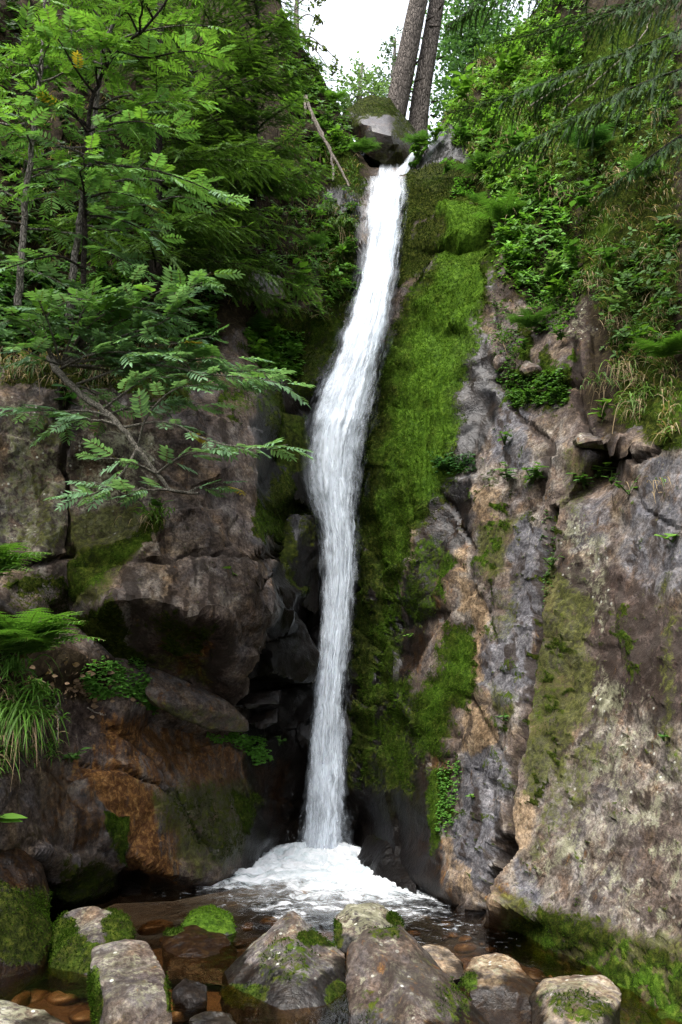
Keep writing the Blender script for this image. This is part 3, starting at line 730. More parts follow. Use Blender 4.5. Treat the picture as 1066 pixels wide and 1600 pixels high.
# joints split the walls into slabs, each weathered to a tone of its own
WJ = P0 @ np.array([[0.86, 0.0, 0.50], [0.0, 1.0, 0.0], [-0.50, 0.0, 0.86]]).T * np.array([1.5, 1.0, 0.75]) + 0.05 * np.stack([fbm(P0, 2.5, 3, 190), fbm(P0, 2.5, 3, 191), fbm(P0, 2.5, 3, 192)], -1)
ca1, ed1 = facets(WJ, 0.85, 21, 0, 1); ca1 *= 0.85
ca2, ed2 = facets(WJ + 4.4, 3.0, 22, 0, 1); ca2 *= 3.0
wallz = np.clip(ribz + slabz + leftz, 0, 1)
Mp = np.clip(Mp + wallz * (.30 * ca1), 0, 1)
Ms = np.clip(Ms + wallz * (.22 * np.roll(ca1, 3) - .06) - .16 * leftz, 0, 1)
jline = np.clip(leftz * .7 + slabz * .25, 0, 1) * np.exp(-(ed1 / .012) ** 2) * smooth(-.3, .3, blot + ca1 * .3)
# the moss curtain frays along its edges and parts in dark wet streaks
cur = poly(mx, my, [(640, 440), (800, 400), (800, 520), (730, 720), (650, 900), (610, 1240), (550, 1240), (560, 800)], 20)
fray = 0.25 + 0.75 * smooth(760, 1000, my)
Mm = np.clip(Mm - cur * fray * (0.75 * smooth(0.22, 0.5, vert) + 0.35 * smooth(.2, .5, blot2)), 0, 1)
Mb = np.clip(Mb + cur * (0.30 * vert + .15 * blot), 0, 1)
Mw = np.clip(Mw + cur * .5 * smooth(.1, .4, vert), 0, 1)

botz = smooth(1430, 1480, my) * (mx > 760)
Mb = np.clip(Mb + botz * .45 * blot, 0, 1); Mm = np.clip(Mm - botz * .5 * smooth(.1, .4, blot2), 0, 1)

# --- relief
NRM = grid_normals(blur(P0, 0))
W2 = P0 * np.array([1.0, 1.0, 0.75]) + 0.25 * np.stack([fbm(P0, 1.7, 3, 50), fbm(P0, 1.7, 3, 60), fbm(P0, 1.7, 3, 70)], -1)
f1, e1 = facets(W2, 1.7, 5, 0.30, 0.16)
f2, e2 = facets(W2 + 3.1, 4.6, 6, 0.34, 0.20)
f3, e3 = facets(W2 + 7.7, 11.0, 9, 0.40, 0.2)
rough = 1 - 0.75 * Mm * smooth(0.2, 0.7, Mb)
slab = poly(GX, GY, [(800, 760), (1066, 700), (1400, 700), (1400, 1900), (1066, 1600), (760, 1480), (830, 1150)], 30)
rough = rough * (1 - 0.68 * slab) * (1 - .45 * np.clip(ribz, 0, 1))
tawny = poly(GX, GY, [(120, 1195), (200, 1120), (330, 1160), (440, 1220), (400, 1360), (265, 1385), (190, 1330)], 18)
rough = rough * (1 - 0.65 * tawny) * (1 - .4 * leftz) * (1 - .6 * stp)
k1 = 0.10 * kuhn(W2, 1.0, 3); k2 = 0.05 * kuhn(W2, 2.6, 4); k3 = 0.022 * kuhn(W2, 7, 5); k4 = 0.012 * kuhn(W2, 17., 6)
j1, c1 = joints(P0, (0.85, -0.25, 0.45), 1.5, 11, 0.06); j2, c2 = joints(P0, (-0.35, 0.3, 0.9), 2.1, 12, 0.07); j3, c3 = joints(P0, (0.6, 0.5, -0.6), 4.0, 13, 0.10)
low = smooth(-200, 300, GY)
kk2 = 0.075 * kuhn(P0 * np.array([1, 1, .6]), 2.0, 14); kk3 = 0.03 * kuhn(P0 * np.array([1, 1, .6]), 5.0, 15)
D = rough * (0.9 * k1 + kk2 + kk3 + 0.25 * k3 + 0.09 * j1 + 0.11 * j2 + 0.06 * j3) + 0.006 * fbm(P0, 2.3, 2, 80)
D += wallz * (0.022 * blur(ca1, 1)) - 0.02 * jline
joint_line = jline + 0.6 * np.clip(np.maximum(np.maximum(c1, c2), .7 * c3), 0, 1) * rough
# open joints and cracks
CRACKS = [
 ([(866, 800), (861, 838), (849, 930), (843, 990), (831, 1096), (814, 1180), (802, 1248), (796, 1330)], 5, 0.13), ([(796, 1325), (767, 1368), (750, 1430)], 9, 0.22),

 ([(98, 600), (104, 700), (106, 800), (112, 870)], 5, 0.10), ([(0, 885), (60, 880), (110, 870)], 4, 0.08),
 ([(220, 880), (280, 874), (325, 866), (388, 880)], 4, 0.08), ([(300, 800), (240, 850), (215, 885)], 3, 0.03),
 ([(128, 1195), (190, 1205), (260, 1240)], 3, 0.05), ([(175, 1140), (240, 1190), (300, 1280), (330, 1330)], 4, 0.06),
 ([(720, 880), (760, 950), (780, 1010)], 4, 0.03), ([(735, 1090), (790, 1180), (740, 1330)], 4, 0.03),
 ([(800, 640), (860, 690), (850, 780)], 3, 0.06), ([(780, 600), (840, 620), (900, 600)], 4, 0.07), ([(900, 540), (905, 640), (930, 700)], 4, 0.07),
 ([(690, 770), (740, 860), (735, 930)], 3, 0.05), ([(905, 690), (1000, 720), (1066, 690)], 4, 0.06),
 ([(1000, 860), (960, 930), (975, 1040)], 3, 0.02), ([(345, 745), (330, 860)], 3, 0.03), ([(985, 740), (1010, 800), (1066, 830)], 3, 0.025),
]
cxx = GX + 6 * fbm(P0, 4, 3, 41); cyy = GY + 6 * fbm(P0, 4, 3, 43)
for pts, w, dep in CRACKS:
    d = seg_dist(cxx, cyy, pts)
    D -= dep * np.exp(-(d / w) ** 2)
    Ms = np.maximum(Ms, np.exp(-(d / (w + 3)) ** 2) * min(1, dep * 14))
D += 0.17 * poly(mx, my, [(690, 336), (768, 324), (776, 372), (740, 398), (700, 388)], 9) + 0.12 * poly(mx, my, [(692, 414), (775, 402), (790, 470), (740, 530), (690, 520), (660, 490)], 14)
# moss cushions stand proud; wet curtain of moss runs in strands down the slab
strand = fbm(np.stack([GX / 7.0, GY / 60.0], -1), 1.0, 4, 111)
D += Mm * (0.03 + 0.02 * fbm(P0, 5, 3, 95)) + 0.022 * Mm * smooth(0.2, 0.7, Mb) * strand
Ms = np.clip(smooth(.12, .82, Ms) + .4 * joint_line, 0, 1)
edge = smooth(1.0, 0.96, tt) * smooth(0, 0.02, tt)
PC = P0 + NRM * (D * edge)[..., None]
# moss brightness gets darker and lighter tufts of its own
Mb2 = np.clip(Mb + 0.25 * fbm(P0, 3.5, 3, 120) * (Mm > .3), 0, 1)
# plateau behind the crest
rows = [PC]
last = PC[-1]
pl, mk = [], []
for k in range(1, NP + 1):
    s = 5.5 * (k / NP) ** 1.3
    q = last + np.array([0, 1, 0]) * s
    q[:, 2] += 0.25 * s + 0.12 * fbm(q, 0.9, 3, 130)
    # behind the lip: a dark hollow, then the bank on which the twin trees stand
    notch = np.exp(-((cpx - 610) / 66.) ** 6)[:, None]
    yy = 10.6 + 0.33 * k
    bank = at(cpx, np.interp(yy, [10.6, 11.6, 12.2, 12.9, 13.6, 15.2], [262, 285, 240, 205, 186, 188]), np.full(NC, yy))
    bank = bank + 0.06 * fbm(bank, 2.5, 3, 131)[:, None]
    pl.append(q * (1 - notch) + bank * notch)
ALLP = np.concatenate([PC, np.stack(pl)], 0)
def ext(M, v): return np.concatenate([M, np.full((NP, NC), v)], 0)
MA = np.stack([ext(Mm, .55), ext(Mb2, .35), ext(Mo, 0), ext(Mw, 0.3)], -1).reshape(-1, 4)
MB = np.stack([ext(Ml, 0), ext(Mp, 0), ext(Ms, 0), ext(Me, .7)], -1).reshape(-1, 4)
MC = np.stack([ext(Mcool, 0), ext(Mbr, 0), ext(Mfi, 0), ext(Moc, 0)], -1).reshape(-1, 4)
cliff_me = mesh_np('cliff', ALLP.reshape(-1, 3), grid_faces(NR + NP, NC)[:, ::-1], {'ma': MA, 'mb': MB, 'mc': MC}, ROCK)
cliff_me.set_sharp_from_angle(angle=math.radians(24))
cliff = link('cliff', cliff_me)
tag(cliff, 'dark fractured rock cliff walling in the waterfall, mossy and stained', 'cliff', kind='structure')
NC_N = grid_normals(PC)

def surf(px, py):
    """Point and normal of the cliff where the photo shows it at (px, py)."""
    px = np.atleast_1d(np.asarray(px, float)); py = np.atleast_1d(np.asarray(py, float))
    c = np.clip((px - cpx[0]) / (cpx[1] - cpx[0]), 0, NC - 1.001)
    b = np.interp(px, cpx, cbot); t = np.interp(px, cpx, ccr)
    r = np.clip((py - b) / (t - b) * (NR - 1), 0, NR - 1.001)
    ci, ri = c.astype(int), r.astype(int); fc, fr = (c - ci)[:, None], (r - ri)[:, None]
    g = lambda A: (A[ri, ci] * (1 - fc) + A[ri, ci + 1] * fc) * (1 - fr) + (A[ri + 1, ci] * (1 - fc) + A[ri + 1, ci + 1] * fc) * fr
    n = g(NC_N)
    return g(PC), n / np.linalg.norm(n, axis=-1, keepdims=True)

# ------------------------------------------------------------------ boulders
ICO = {}
def ico(level):
    if level not in ICO:
        bm = bmesh.new(); bmesh.ops.create_icosphere(bm, subdivisions=level, radius=1)
        ICO[level] = (np.array([v.co[:] for v in bm.verts]), np.array([[v.index for v in f.verts] for f in bm.faces]))
        bm.free()
    return ICO[level]

def boulder(name, pts, thick, seed, level=5, k=110, moss=None, wet_z=0.075, pink=0.3, lichen=0.25, stain=0.2, orange=0.0, mossb=0.4, amp=1.0, parent=None, shrink=0.8, wet=0.0, cool=0.15, brown=0.15, ochre=0.0):
    """A rock whose visible corners stand at pts (px, py, metres ahead); rounded, broken and weathered."""
    pts = np.array(pts, float)
    fr = at(pts[:, 0], pts[:, 1], pts[:, 2])
    c2 = pts[:, :2].mean(0)
    bk = at(c2[0] + (pts[:, 0] - c2[0]) * shrink, c2[1] + (pts[:, 1] - c2[1]) * shrink, pts[:, 2] + thick)
    H = np.concatenate([fr, bk])
    cen = H.mean(0)
    bm = bmesh.new()
    for p in H: bm.verts.new(p - cen)
    bmesh.ops.convex_hull(bm, input=bm.verts)
    bm.normal_update()
    pl = {}
    for f in bm.faces:
        n = np.array(f.normal[:]); d = float(n @ np.array(f.verts[0].co[:]))
        if d < 0: n, d = -n, -d
        if d > 1e-4: pl[tuple(np.round(n, 2))] = (n, d)
    bm.free()
    Nn = np.array([v[0] for v in pl.values()]); Dd = np.array([v[1] for v in pl.values()])
    U, Fc = ico(level)
    q = np.maximum(U @ Nn.T / Dd, 1e-6)
    mxq = q.max(1, keepdims=True)
    r = 1 / (mxq[:, 0] * ((q / mxq) ** k).sum(1) ** (1 / k))
    V = U * r[:, None]
    size = np.median(r)
    W = V + cen + seed * 3.7
    nrm = U
    f_a = 0.15 * size * kuhn(W, 1.1 / size, seed)
    f_b = 0.05 * size * kuhn(W, 3.6 / size, seed + 3)
    d = amp * (f_a + f_b + size * 0.015 * fbm(W, 1.6 / size, 3, seed + 5) + size * 0.018 * fbm(W, 7 / size, 4, seed + 9, 0.6) + size * 0.006 * fbm(W, 30 / size, 2, seed + 13))
    V = V + nrm * d[:, None]
    Wd = V + cen
    # weathering masks
    e1 = V[Fc[:, 1]] - V[Fc[:, 0]]; e2 = V[Fc[:, 2]] - V[Fc[:, 0]]
    fn = np.cross(e1, e2); vn = np.zeros_like(V)
    for i in range(3): np.add.at(vn, Fc[:, i], fn)
    vn /= np.maximum(np.linalg.norm(vn, axis=1, keepdims=True), 1e-9)
    nz = fbm(Wd, 5.5, 3, seed + 20)
    M = np.zeros(len(V)); 
    for (mxp, myp, rad, st) in (moss or []):
        x, y = pix(Wd)
        M = np.maximum(M, st * smooth(1.25, 0.6, np.hypot((x - mxp) / rad[0], (y - myp) / rad[1]) + 0.35 * nz))
    wetv = np.maximum(wet, smooth(wet_z + 0.05, wet_z - 0.01, Wd[:, 2] + 0.03 * nz))
    ma = np.stack([M, np.clip(mossb + 0.25 * nz, 0, 1), np.clip(orange + 0.5 * orange * nz + 0.5 * wetv * (orange > 0), 0, 1), wetv], -1)
    mb = np.stack([np.clip(lichen * (0.4 + vn[:, 2]), 0, 1), np.clip(pink + .3 * nz, 0, 1), np.clip(stain + .3 * (nz), 0, 1), 0 * nz], -1)
    mc = np.stack([np.clip(cool + .4 * nz, 0, 1), np.clip(brown - .4 * nz, 0, 1), np.clip(.25 - .5 * vn[:, 2] + .4 * nz, 0, .8), np.clip(ochre + .4 * nz * (ochre > 0), 0, 1)], -1)
    zmin = Wd[:, 2].min()
    org = np.array([cen[0], cen[1], zmin])
    me = mesh_np(name, Wd - org, Fc, {'ma': ma, 'mb': mb, 'mc': mc}, ROCK)
    me.set_sharp_from_angle(angle=math.radians(28))
    o = link(name, me, None, org)
    if parent is not None: o.parent = parent
    return o, Wd, vn, M

BOULDERS = {}
def bl(key, pts, thick, seed, label, **kw):
    o, W, n, M = boulder('boulder', pts, thick, seed, **kw)
    tag(o, label, 'boulder', 'boulders in the stream')
    BOULDERS[key] = (o, W, n, M)

bl('tri', [(455, 1424, 5.5), (478, 1436, 5.45), (541, 1490, 5.35), (548, 1545, 5.05), (505, 1578, 4.78), (440, 1592, 4.7), (365, 1562, 5.0), (349, 1522, 5.35), (392, 1466, 5.5), (470, 1500, 5.05), (430, 1470, 5.25), (350, 1600, 4.95), (440, 1650, 4.6), (550, 1620, 4.8)], 0.45, 11,
   'large grey triangular boulder with mossy right flank, left of the tall leaning slab', pink=0.28, lichen=0.35, stain=0.4, moss=[(380, 1555, (40, 22), .9), (530, 1560, (26, 30), .95), (505, 1465, (45, 16), .9), (455, 1500, (60, 45), .5)], mossb=0.3, cool=.4)
bl('slab', [(572, 1450, 4.78), (625, 1442, 4.85), (652, 1480, 4.8), (722, 1545, 4.65), (772, 1612, 4.5), (541, 1478, 4.72), (537, 1560, 4.5), (548, 1640, 4.3), (605, 1500, 4.52), (660, 1600, 4.22), (800, 1690, 4.3), (560, 1720, 4.15), (700, 1740, 4.05)], 0.4, 12,
   'tall leaning slab of grey-brown rock in front of the pool, largest boulder', pink=0.2, lichen=0.35, stain=0.6, mossb=0.3, orange=.12, moss=[(600, 1455, (40, 14), .55), (710, 1560, (40, 60), .5), (575, 1580, (30, 40), .45)], amp=1.0, brown=.45, cool=.1)
bl('behind', [(522, 1432, 5.98), (545, 1413, 6.08), (600, 1414, 6.13), (628, 1430, 6.08), (634, 1458, 5.88), (575, 1440, 5.78), (522, 1455, 5.83), (528, 1490, 5.68), (625, 1495, 5.63), (575, 1500, 5.48)], 0.4, 13,
   'low speckled grey boulder at the edge of the foam, behind the tall slab', pink=0.3, lichen=0.5, moss=[(620, 1435, (18, 14), .9), (525, 1460, (12, 30), .8)], mossb=0.25, cool=.3)
bl('peachlet', [(648, 1482, 5.3), (668, 1473, 5.4), (695, 1478, 5.4), (722, 1505, 5.2), (735, 1545, 5.0), (680, 1510, 5.1), (640, 1540, 5.0)], 0.3, 14,
   'small pinkish boulder half hidden behind the right flank of the tall slab', pink=0.75, lichen=0.2, level=4, ochre=.55)
bl('block', [(139, 1475, 4.62), (186, 1466, 4.75), (230, 1470, 4.68), (252, 1508, 4.5), (268, 1562, 4.22), (215, 1566, 4.15), (166, 1572, 4.18), (146, 1520, 4.4), (145, 1600, 4.3), (170, 1660, 4.1), (262, 1660, 4.1), (272, 1610, 4.2)], 0.3, 15,
   'angular block with a flat reddish-brown top in the lower left of the stream', pink=0.45, lichen=0.3, stain=0.38, moss=[(148, 1560, (14, 60), .9), (266, 1550, (10, 40), .9)], mossb=0.3, k=40, amp=0.6, brown=.4)
bl('mossy', [(79, 1455, 5.75), (100, 1430, 5.85), (150, 1415, 5.9), (190, 1424, 5.85), (206, 1460, 5.65), (200, 1500, 5.4), (150, 1475, 5.4), (140, 1525, 5.3), (85, 1510, 5.45), (74, 1480, 5.65), (80, 1560, 5.4), (200, 1550, 5.35)], 0.4, 16,
   'rounded boulder mostly wrapped in green moss, behind the flat-topped block', pink=0.2, lichen=0.3, moss=[(95, 1480, (45, 60), .75), (190, 1455, (35, 50), .72), (140, 1495, (50, 30), .7)], mossb=0.32)
bl('leftdark', [(-60, 1345, 5.6), (20, 1330, 5.9), (66, 1350, 6.0), (86, 1388, 6.0), (82, 1432, 5.8), (62, 1495, 5.5), (0, 1512, 5.35), (-70, 1540, 5.1), (25, 1415, 5.45), (-60, 1420, 5.2), (70, 1530, 5.45), (-60, 1600, 5.0)], 0.5, 17,
   'big dark wet boulder with rusty top cut by the left picture edge', pink=0.05, lichen=0.05, stain=0.5, orange=0.35, wet=0.7, moss=[(40, 1450, (70, 70), .8), (0, 1400, (30, 30), .6)], mossb=0.12, brown=.7)
bl('brown', [(250, 1472, 5.95), (262, 1452, 6.1), (300, 1448, 6.15), (345, 1455, 6.1), (372, 1492, 5.8), (340, 1512, 5.55), (262, 1506, 5.6), (300, 1480, 5.75), (255, 1540, 5.55), (370, 1540, 5.5)], 0.4, 18,
   'flat wet brown boulder barely above the water, in front of the moss-capped one', pink=0.3, orange=0.5, wet=0.75, lichen=0.0, moss=[(268, 1452, (22, 12), .95)], mossb=0.35)
bl('cap', [(284, 1445, 6.25), (300, 1425, 6.35), (330, 1417, 6.4), (358, 1430, 6.35), (368, 1455, 6.2), (325, 1440, 6.15), (285, 1470, 6.1), (365, 1475, 6.1)], 0.35, 19,
   'small rounded boulder capped with bright green moss in the middle of the stream', moss=[(327, 1440, (60, 30), 1.0)], mossb=0.75, level=4)
bl('peach', [(720, 1522, 5.03), (740, 1496, 5.20), (775, 1489, 5.23), (802, 1504, 5.13), (842, 1540, 4.93), (832, 1562, 4.78), (780, 1540, 4.80), (735, 1550, 4.80), (722, 1600, 4.78), (845, 1610, 4.73)], 0.35, 20,
   'smooth pale peach boulder in the stream between the tall slab and the mossy one', pink=0.85, lichen=0.25, stain=0.12, moss=[(735, 1535, (16, 18), .7)], orange=0.15, amp=0.8, ochre=.6)
bl('rightmoss', [(821, 1562, 4.66), (850, 1530, 4.76), (888, 1521, 4.83), (945, 1530, 4.73), (968, 1555, 4.58), (958, 1605, 4.28), (880, 1545, 4.46), (850, 1600, 4.33), (895, 1640, 4.18), (830, 1640, 4.38), (965, 1660, 4.28)], 0.35, 21,
   'pale pink boulder with patchy moss on its front at the foot of the right wall', pink=0.8, lichen=0.35, stain=0.15, moss=[(905, 1575, (50, 32), .6), (850, 1560, (20, 20), .4)], mossb=0.35, ochre=.5)
bl('corner', [(-60, 1556, 4.5), (20, 1564, 4.5), (72, 1584, 4.4), (118, 1606, 4.25), (60, 1640, 4.0), (-60, 1660, 3.9), (100, 1690, 4.0)], 0.3, 22,
   'low smooth grey boulder in the bottom left corner', pink=0.3, lichen=0.4, level=4)
bl('low', [(294, 1590, 4.55), (320, 1581, 4.62), (358, 1584, 4.6), (372, 1604, 4.5), (300, 1625, 4.4), (365, 1640, 4.35)], 0.25, 23,
   'small pinkish boulder cut by the bottom edge, left of the triangular one', pink=0.7, lichen=0.3, level=4, ochre=.4)
bl('wetdark', [(268, 1548, 4.95), (290, 1530, 5.05), (322, 1540, 5.0), (326, 1560, 4.9), (295, 1555, 4.85), (272, 1580, 4.85), (325, 1585, 4.85)], 0.25, 24,
   'small black wet stone just above the water, right of the flat-topped block', pink=0.0, wet=1.0, lichen=0, level=4)
bl('glint', [(190, 1388, 7.3), (205, 1378, 7.4), (220, 1384, 7.35), (222, 1400, 7.2), (188, 1402, 7.2)], 0.2, 25,
   'little wet stone under the tawny slab at the far left shore', pink=0.1, wet=0.9, lichen=0, level=4)
bl('foot', [(556, 1345, 8.3), (572, 1305, 8.6), (606, 1296, 8.4), (640, 1335, 7.9), (655, 1390, 7.3), (600, 1350, 7.8), (600, 1405, 7.5), (650, 1425, 7.1)], 0.5, 26,
   'black wet boulder at the foot of the right wall beside the foam', pink=0.0, wet=1.0, lichen=0, stain=1.0, wet_z=9, brown=0, moss=[(590, 1300, (30, 16), .5)], mossb=0.1)
bl('chock', [(534, 182, 11.9), (552, 160, 12.0), (580, 149, 12.1), (608, 152, 12.1), (632, 178, 12.0), (657, 222, 11.9), (648, 260, 11.5), (606, 274, 11.35), (578, 246, 11.4), (542, 210, 11.7), (566, 192, 11.3), (612, 215, 11.1)], 0.9, 27,
   'big brown chockstone with a mossy cap wedged above the lip of the fall', pink=0.0, stain=.8, wet=.55, k=140, orange=0.1, lichen=0.15, moss=[(585, 162, (60, 24), .95), (630, 200, (24, 30), .6), (545, 190, (18, 24), .6)], mossb=0.12, brown=.8)

# loose blocks and ledges that are part of the cliff
def ledge(pts, thick, seed, **kw):
    o, W, n, M = boulder('rock_ledge', pts, thick, seed, **kw)
    o.parent = cliff
    return o
ledge([(222, 1078, 7.05), (236, 1040, 7.3), (300, 1068, 7.45), (350, 1088, 7.5), (396, 1130, 7.6), (392, 1146, 7.65), (330, 1142, 7.45), (255, 1112, 7.15), (232, 1100, 7.1), (300, 1100, 7.2)], .6, 31, pink=.3, stain=.3, lichen=0, orange=.15, wet=.25, k=30, wet_z=-9)
ledge([(372, 1000, 8.3), (395, 955, 8.45), (440, 945, 8.5), (480, 975, 8.6), (500, 1020, 8.65), (490, 1070, 8.6), (430, 1050, 8.2), (375, 1060, 8.3), (420, 990, 8.2)], .5, 32, pink=0, stain=.9, lichen=0, wet=1, wet_z=-9, moss=[(420, 950, (50, 14), .7)], mossb=.12)
ledge([(358, 1092, 8.1), (400, 1080, 8.2), (440, 1078, 8.3), (438, 1100, 8.15), (395, 1108, 8.0), (362, 1104, 8.0)], .4, 33, pink=0, stain=.6, lichen=0, wet=1, wet_z=-9, level=4)
ledge([(385, 1128, 8.15), (410, 1108, 8.25), (436, 1106, 8.3), (434, 1130, 8.2), (405, 1140, 8.05)], .4, 34, pink=0, stain=.6, lichen=0, wet=1, wet_z=-9, level=4)
ledge([(415, 880, 8.5), (450, 800, 8.7), (492, 800, 8.85), (505, 880, 8.95), (498, 960, 8.9), (440, 940, 8.5), (455, 870, 8.55)], .5, 35, pink=0, stain=.9, lichen=0, wet=1, wet_z=-9, moss=[(440, 850, (30, 60), .7), (480, 830, (20, 30), .5)], mossb=.1)
ledge([(425, 690, 8.6), (440, 640, 8.75), (476, 650, 8.9), (486, 720, 8.95), (484, 790, 8.9), (440, 770, 8.6)], .5, 36, pink=0, stain=.8, lichen=0, wet=1, wet_z=-9, moss=[(455, 690, (40, 60), .85)], mossb=.25)
ledge([(372, 455, 8.9), (395, 420, 9.1), (440, 430, 9.15), (450, 470, 9.05), (400, 480, 8.75)], .5, 38, pink=.1, stain=.4, lichen=.25, wet=.3, wet_z=-9, level=4)
for k, (x, y, w, h) in enumerate([(845, 578, 34, 16), (868, 398, 34, 20), (935, 690, 40, 14), (790, 566, 20, 20)]):
    d = float(surf(x, y)[0][0][1]) + .04
    ledge([(x - w, y, d), (x - w * .7, y - h, d + .1), (x + w * .8, y - h * .7, d + .08), (x + w, y + h * .3, d), (x + w * .4, y + h, d - .03), (x - w * .8, y + h * .6, d - .02), (x - w * .2, y - h * .3, d - .1)], .4, 40 + k, pink=.35, stain=.35, lichen=.25, wet=.2, wet_z=-9, level=4, shrink=1.0, k=90)
# ------------------------------------------------------------------ stream bed and water
def bed_material():
    m = Mat('stream_bed')
    co = m.n('TexCoord').outputs['Object']
    n = m.noise(co, 3.5, 6, 0.6); n2 = m.noise(co, 22, 5, 0.65)
    c = m.ramp(n, [(0.3, (0.012, 0.007, 0.0035)), (0.5, (0.045, 0.026, 0.012)), (0.7, (0.10, 0.065, 0.032))])
    c = m.mix(m.rng(n2, 0.35, 0.7, 0, .6), c, (0.05, 0.03, 0.014))
    bp = m.n('Bump', {'Height': n2, 'Strength': 0.6, 'Distance': 0.03}).outputs[0]
    return m.done(m.n('BsdfPrincipled', {'Base Color': c, 'Roughness': 0.6, 'Normal': bp}).outputs[0])
BED = bed_material()
nx, ny = 130, 160
bx = np.linspace(-4.5, 4.0, nx); by = np.linspace(1.0, 10.5, ny)
BX, BY = np.meshgrid(bx, by)
BZ = -0.16 - 0.25 * smooth(5.8, 8.0, BY) + 0.06 * fbm(np.stack([BX, BY], -1), 1.3, 4, 200)
bed = link('stream_bed', mesh_np('stream_bed', np.stack([BX, BY, BZ], -1).reshape(-1, 3), grid_faces(ny, nx), None, BED))
tag(bed, 'brown gravelly bed seen through the shallow water', 'stream bed', kind='structure')
def bedstone_material():
    m = Mat('bed_stone')
    co = m.n('TexCoord').outputs['Object']; r = m.n('ObjectInfo').outputs['Random']
    n = m.noise(co, 14, 6, 0.6)
    c = m.ramp(r, [(0.0, (0.018, 0.011, 0.007)), (0.35, (0.05, 0.030, 0.014)), (0.6, (0.085, 0.05, 0.024)), (0.88, (0.14, 0.095, 0.055))])
    c = m.mix(m.rng(n, 0.3, 0.7, 0.7, 0), c, (0.025, 0.015, 0.008))
    return m.done(m.n('BsdfPrincipled', {'Base Color': c, 'Roughness': 0.45}).outputs[0])
BST = bedstone_material()
protos = []
for k in range(6):
    U, Fc = ico(3)
    V = U * np.array([1.0, 0.75, 0.45]) * (1 + 0.25 * fbm(U + k * 5, 0.9, 3, k)[:, None]) + 0.12 * facets(U + k * 9, 1.4, k, .3, .3)[0][:, None] * U
    protos.append(mesh_np('stone', V, Fc, None, BST))
r2 = np.random.default_rng(5)
for i in range(260):
    x, y = r2.uniform(-2.4, 1.9), r2.uniform(4.2, 7.2)
    s = r2.uniform(0.025, 0.085) * (1.0 if i % 4 else 1.4)
    o = link('stone', protos[i % 6], bed, (x, y, -0.16 + 0.25 * s * 0.4))
    o.scale = (s, s, s); o.rotation_euler = (r2.uniform(-.2, .2), r2.uniform(-.2, .2), r2.uniform(0, 6.3))

def water_material():
    m = Mat('stream_water')
    co = m.n('TexCoord').outputs['Object']
    A = m.sep(m.n('Attribute', attribute_name='tint').outputs['Color'])      # how turbulent the water is
    n = m.noise(m.n('Mapping', {'Vector': co, 'Scale': (1.0, 0.55, 1.0)}).outputs[0], 9, 4, 0.55, 0.6)
    n2 = m.noise(co, 34, 3, 0.6, 0.3)
    h = m.math('ADD', n, m.math('MULTIPLY', n2, 0.3))
    bp = m.n('Bump', {'Height': h, 'Strength': m.math('ADD', 0.16, m.math('MULTIPLY', A[0], 0.8)), 'Distance': 0.05}).outputs[0]
    fr = m.n('Fresnel', {'IOR': 1.34, 'Normal': bp}).outputs[0]
    gl = m.n('BsdfGlossy', {'Roughness': 0.06, 'Normal': bp, 'Color': (1, 1, 1)}).outputs[0]
    tr = m.n('BsdfTransparent', {'Color': (0.68, 0.52, 0.34)}).outputs[0]
    mx_ = m.n('MixShader', {0: m.math('MULTIPLY', fr, 1.15), 1: tr, 2: gl}).outputs[0]
    # scraps of foam carried on the rough water
    st = m.noise(m.n('Mapping', {'Vector': co, 'Scale': (2.2, 5.0, 0.84)}).outputs[0], 3.4, 6, 0.68, 1.4)
    ff = m.math('MULTIPLY', m.rng(m.math('ADD', st, m.math('MULTIPLY', A[0], 0.26)), 0.69, 0.84), m.rng(A[0], 0.1, 0.5))
    df = m.n('BsdfDiffuse', {'Color': (0.72, 0.76, 0.8)}).outputs[0]
    return m.done(m.n('MixShader', {0: m.math('MULTIPLY', ff, 0.8), 1: mx_, 2: df}).outputs[0])
nx, ny = 220, 260
wx_ = np.linspace(-4.4, 3.9, nx); wy_ = np.linspace(1.2, 10.2, ny)
WX, WY = np.meshgrid(wx_, wy_)
IMP = at(500, 1338, 8.95); IMP[2] = 0
rr = np.hypot(WX - IMP[0], (WY - IMP[1]))
turb = np.exp(-(rr / 2.0) ** 2) + 0.28 * np.exp(-((WX - 0.75) ** 2 / .3 + (WY - 6.4) ** 2 / .9))
turb = np.clip(turb, 0, 1)
WZ = turb * 0.035 * fbm(np.stack([WX, WY * .8], -1), 4.5, 3, 210) + 0.005 * fbm(np.stack([WX, WY], -1), 5, 3, 220)
wtr = link('stream_water', mesh_np('stream_water', np.stack([WX, WY, WZ], -1).reshape(-1, 3), grid_faces(ny, nx), {'tint': np.repeat(turb.reshape(-1, 1), 3, 1)}, water_material()))
tag(wtr, 'clear brown stream water running out of the plunge pool', 'stream', kind='structure')

# ------------------------------------------------------------------ the waterfall
EDGE_L = np.array([(600, 256), (586, 268), (577, 284), (573, 300), (570, 340), (567, 400), (557, 455), (533, 520), (499, 600), (475, 655), (473, 700), (475, 750), (489, 800), (503, 845), (503, 900), (498, 960), (497, 1010), (489, 1080), (481, 1160), (474, 1240), (469, 1300), (464, 1345)], float)
EDGE_R = np.array([(622, 256), (632, 268), (636, 284), (634, 300), (629, 340), (624, 400), (616, 455), (606, 520), (592, 590), (577, 650), (568, 710), (562, 770), (560, 815), (560, 860), (558, 910), (552, 970), (548, 1020), (540, 1080), (540, 1160), (544, 1240), (546, 1300), (544, 1345)], float)
DEP = np.array([(256, 11.1), (262, 10.7), (268, 10.4), (300, 10.05), (340, 9.82), (400, 9.58), (455, 9.3), (520, 9.12), (600, 9.02), (655, 8.96), (750, 9.0), (900, 9.05), (1100, 9.0), (1345, 8.95)], float)

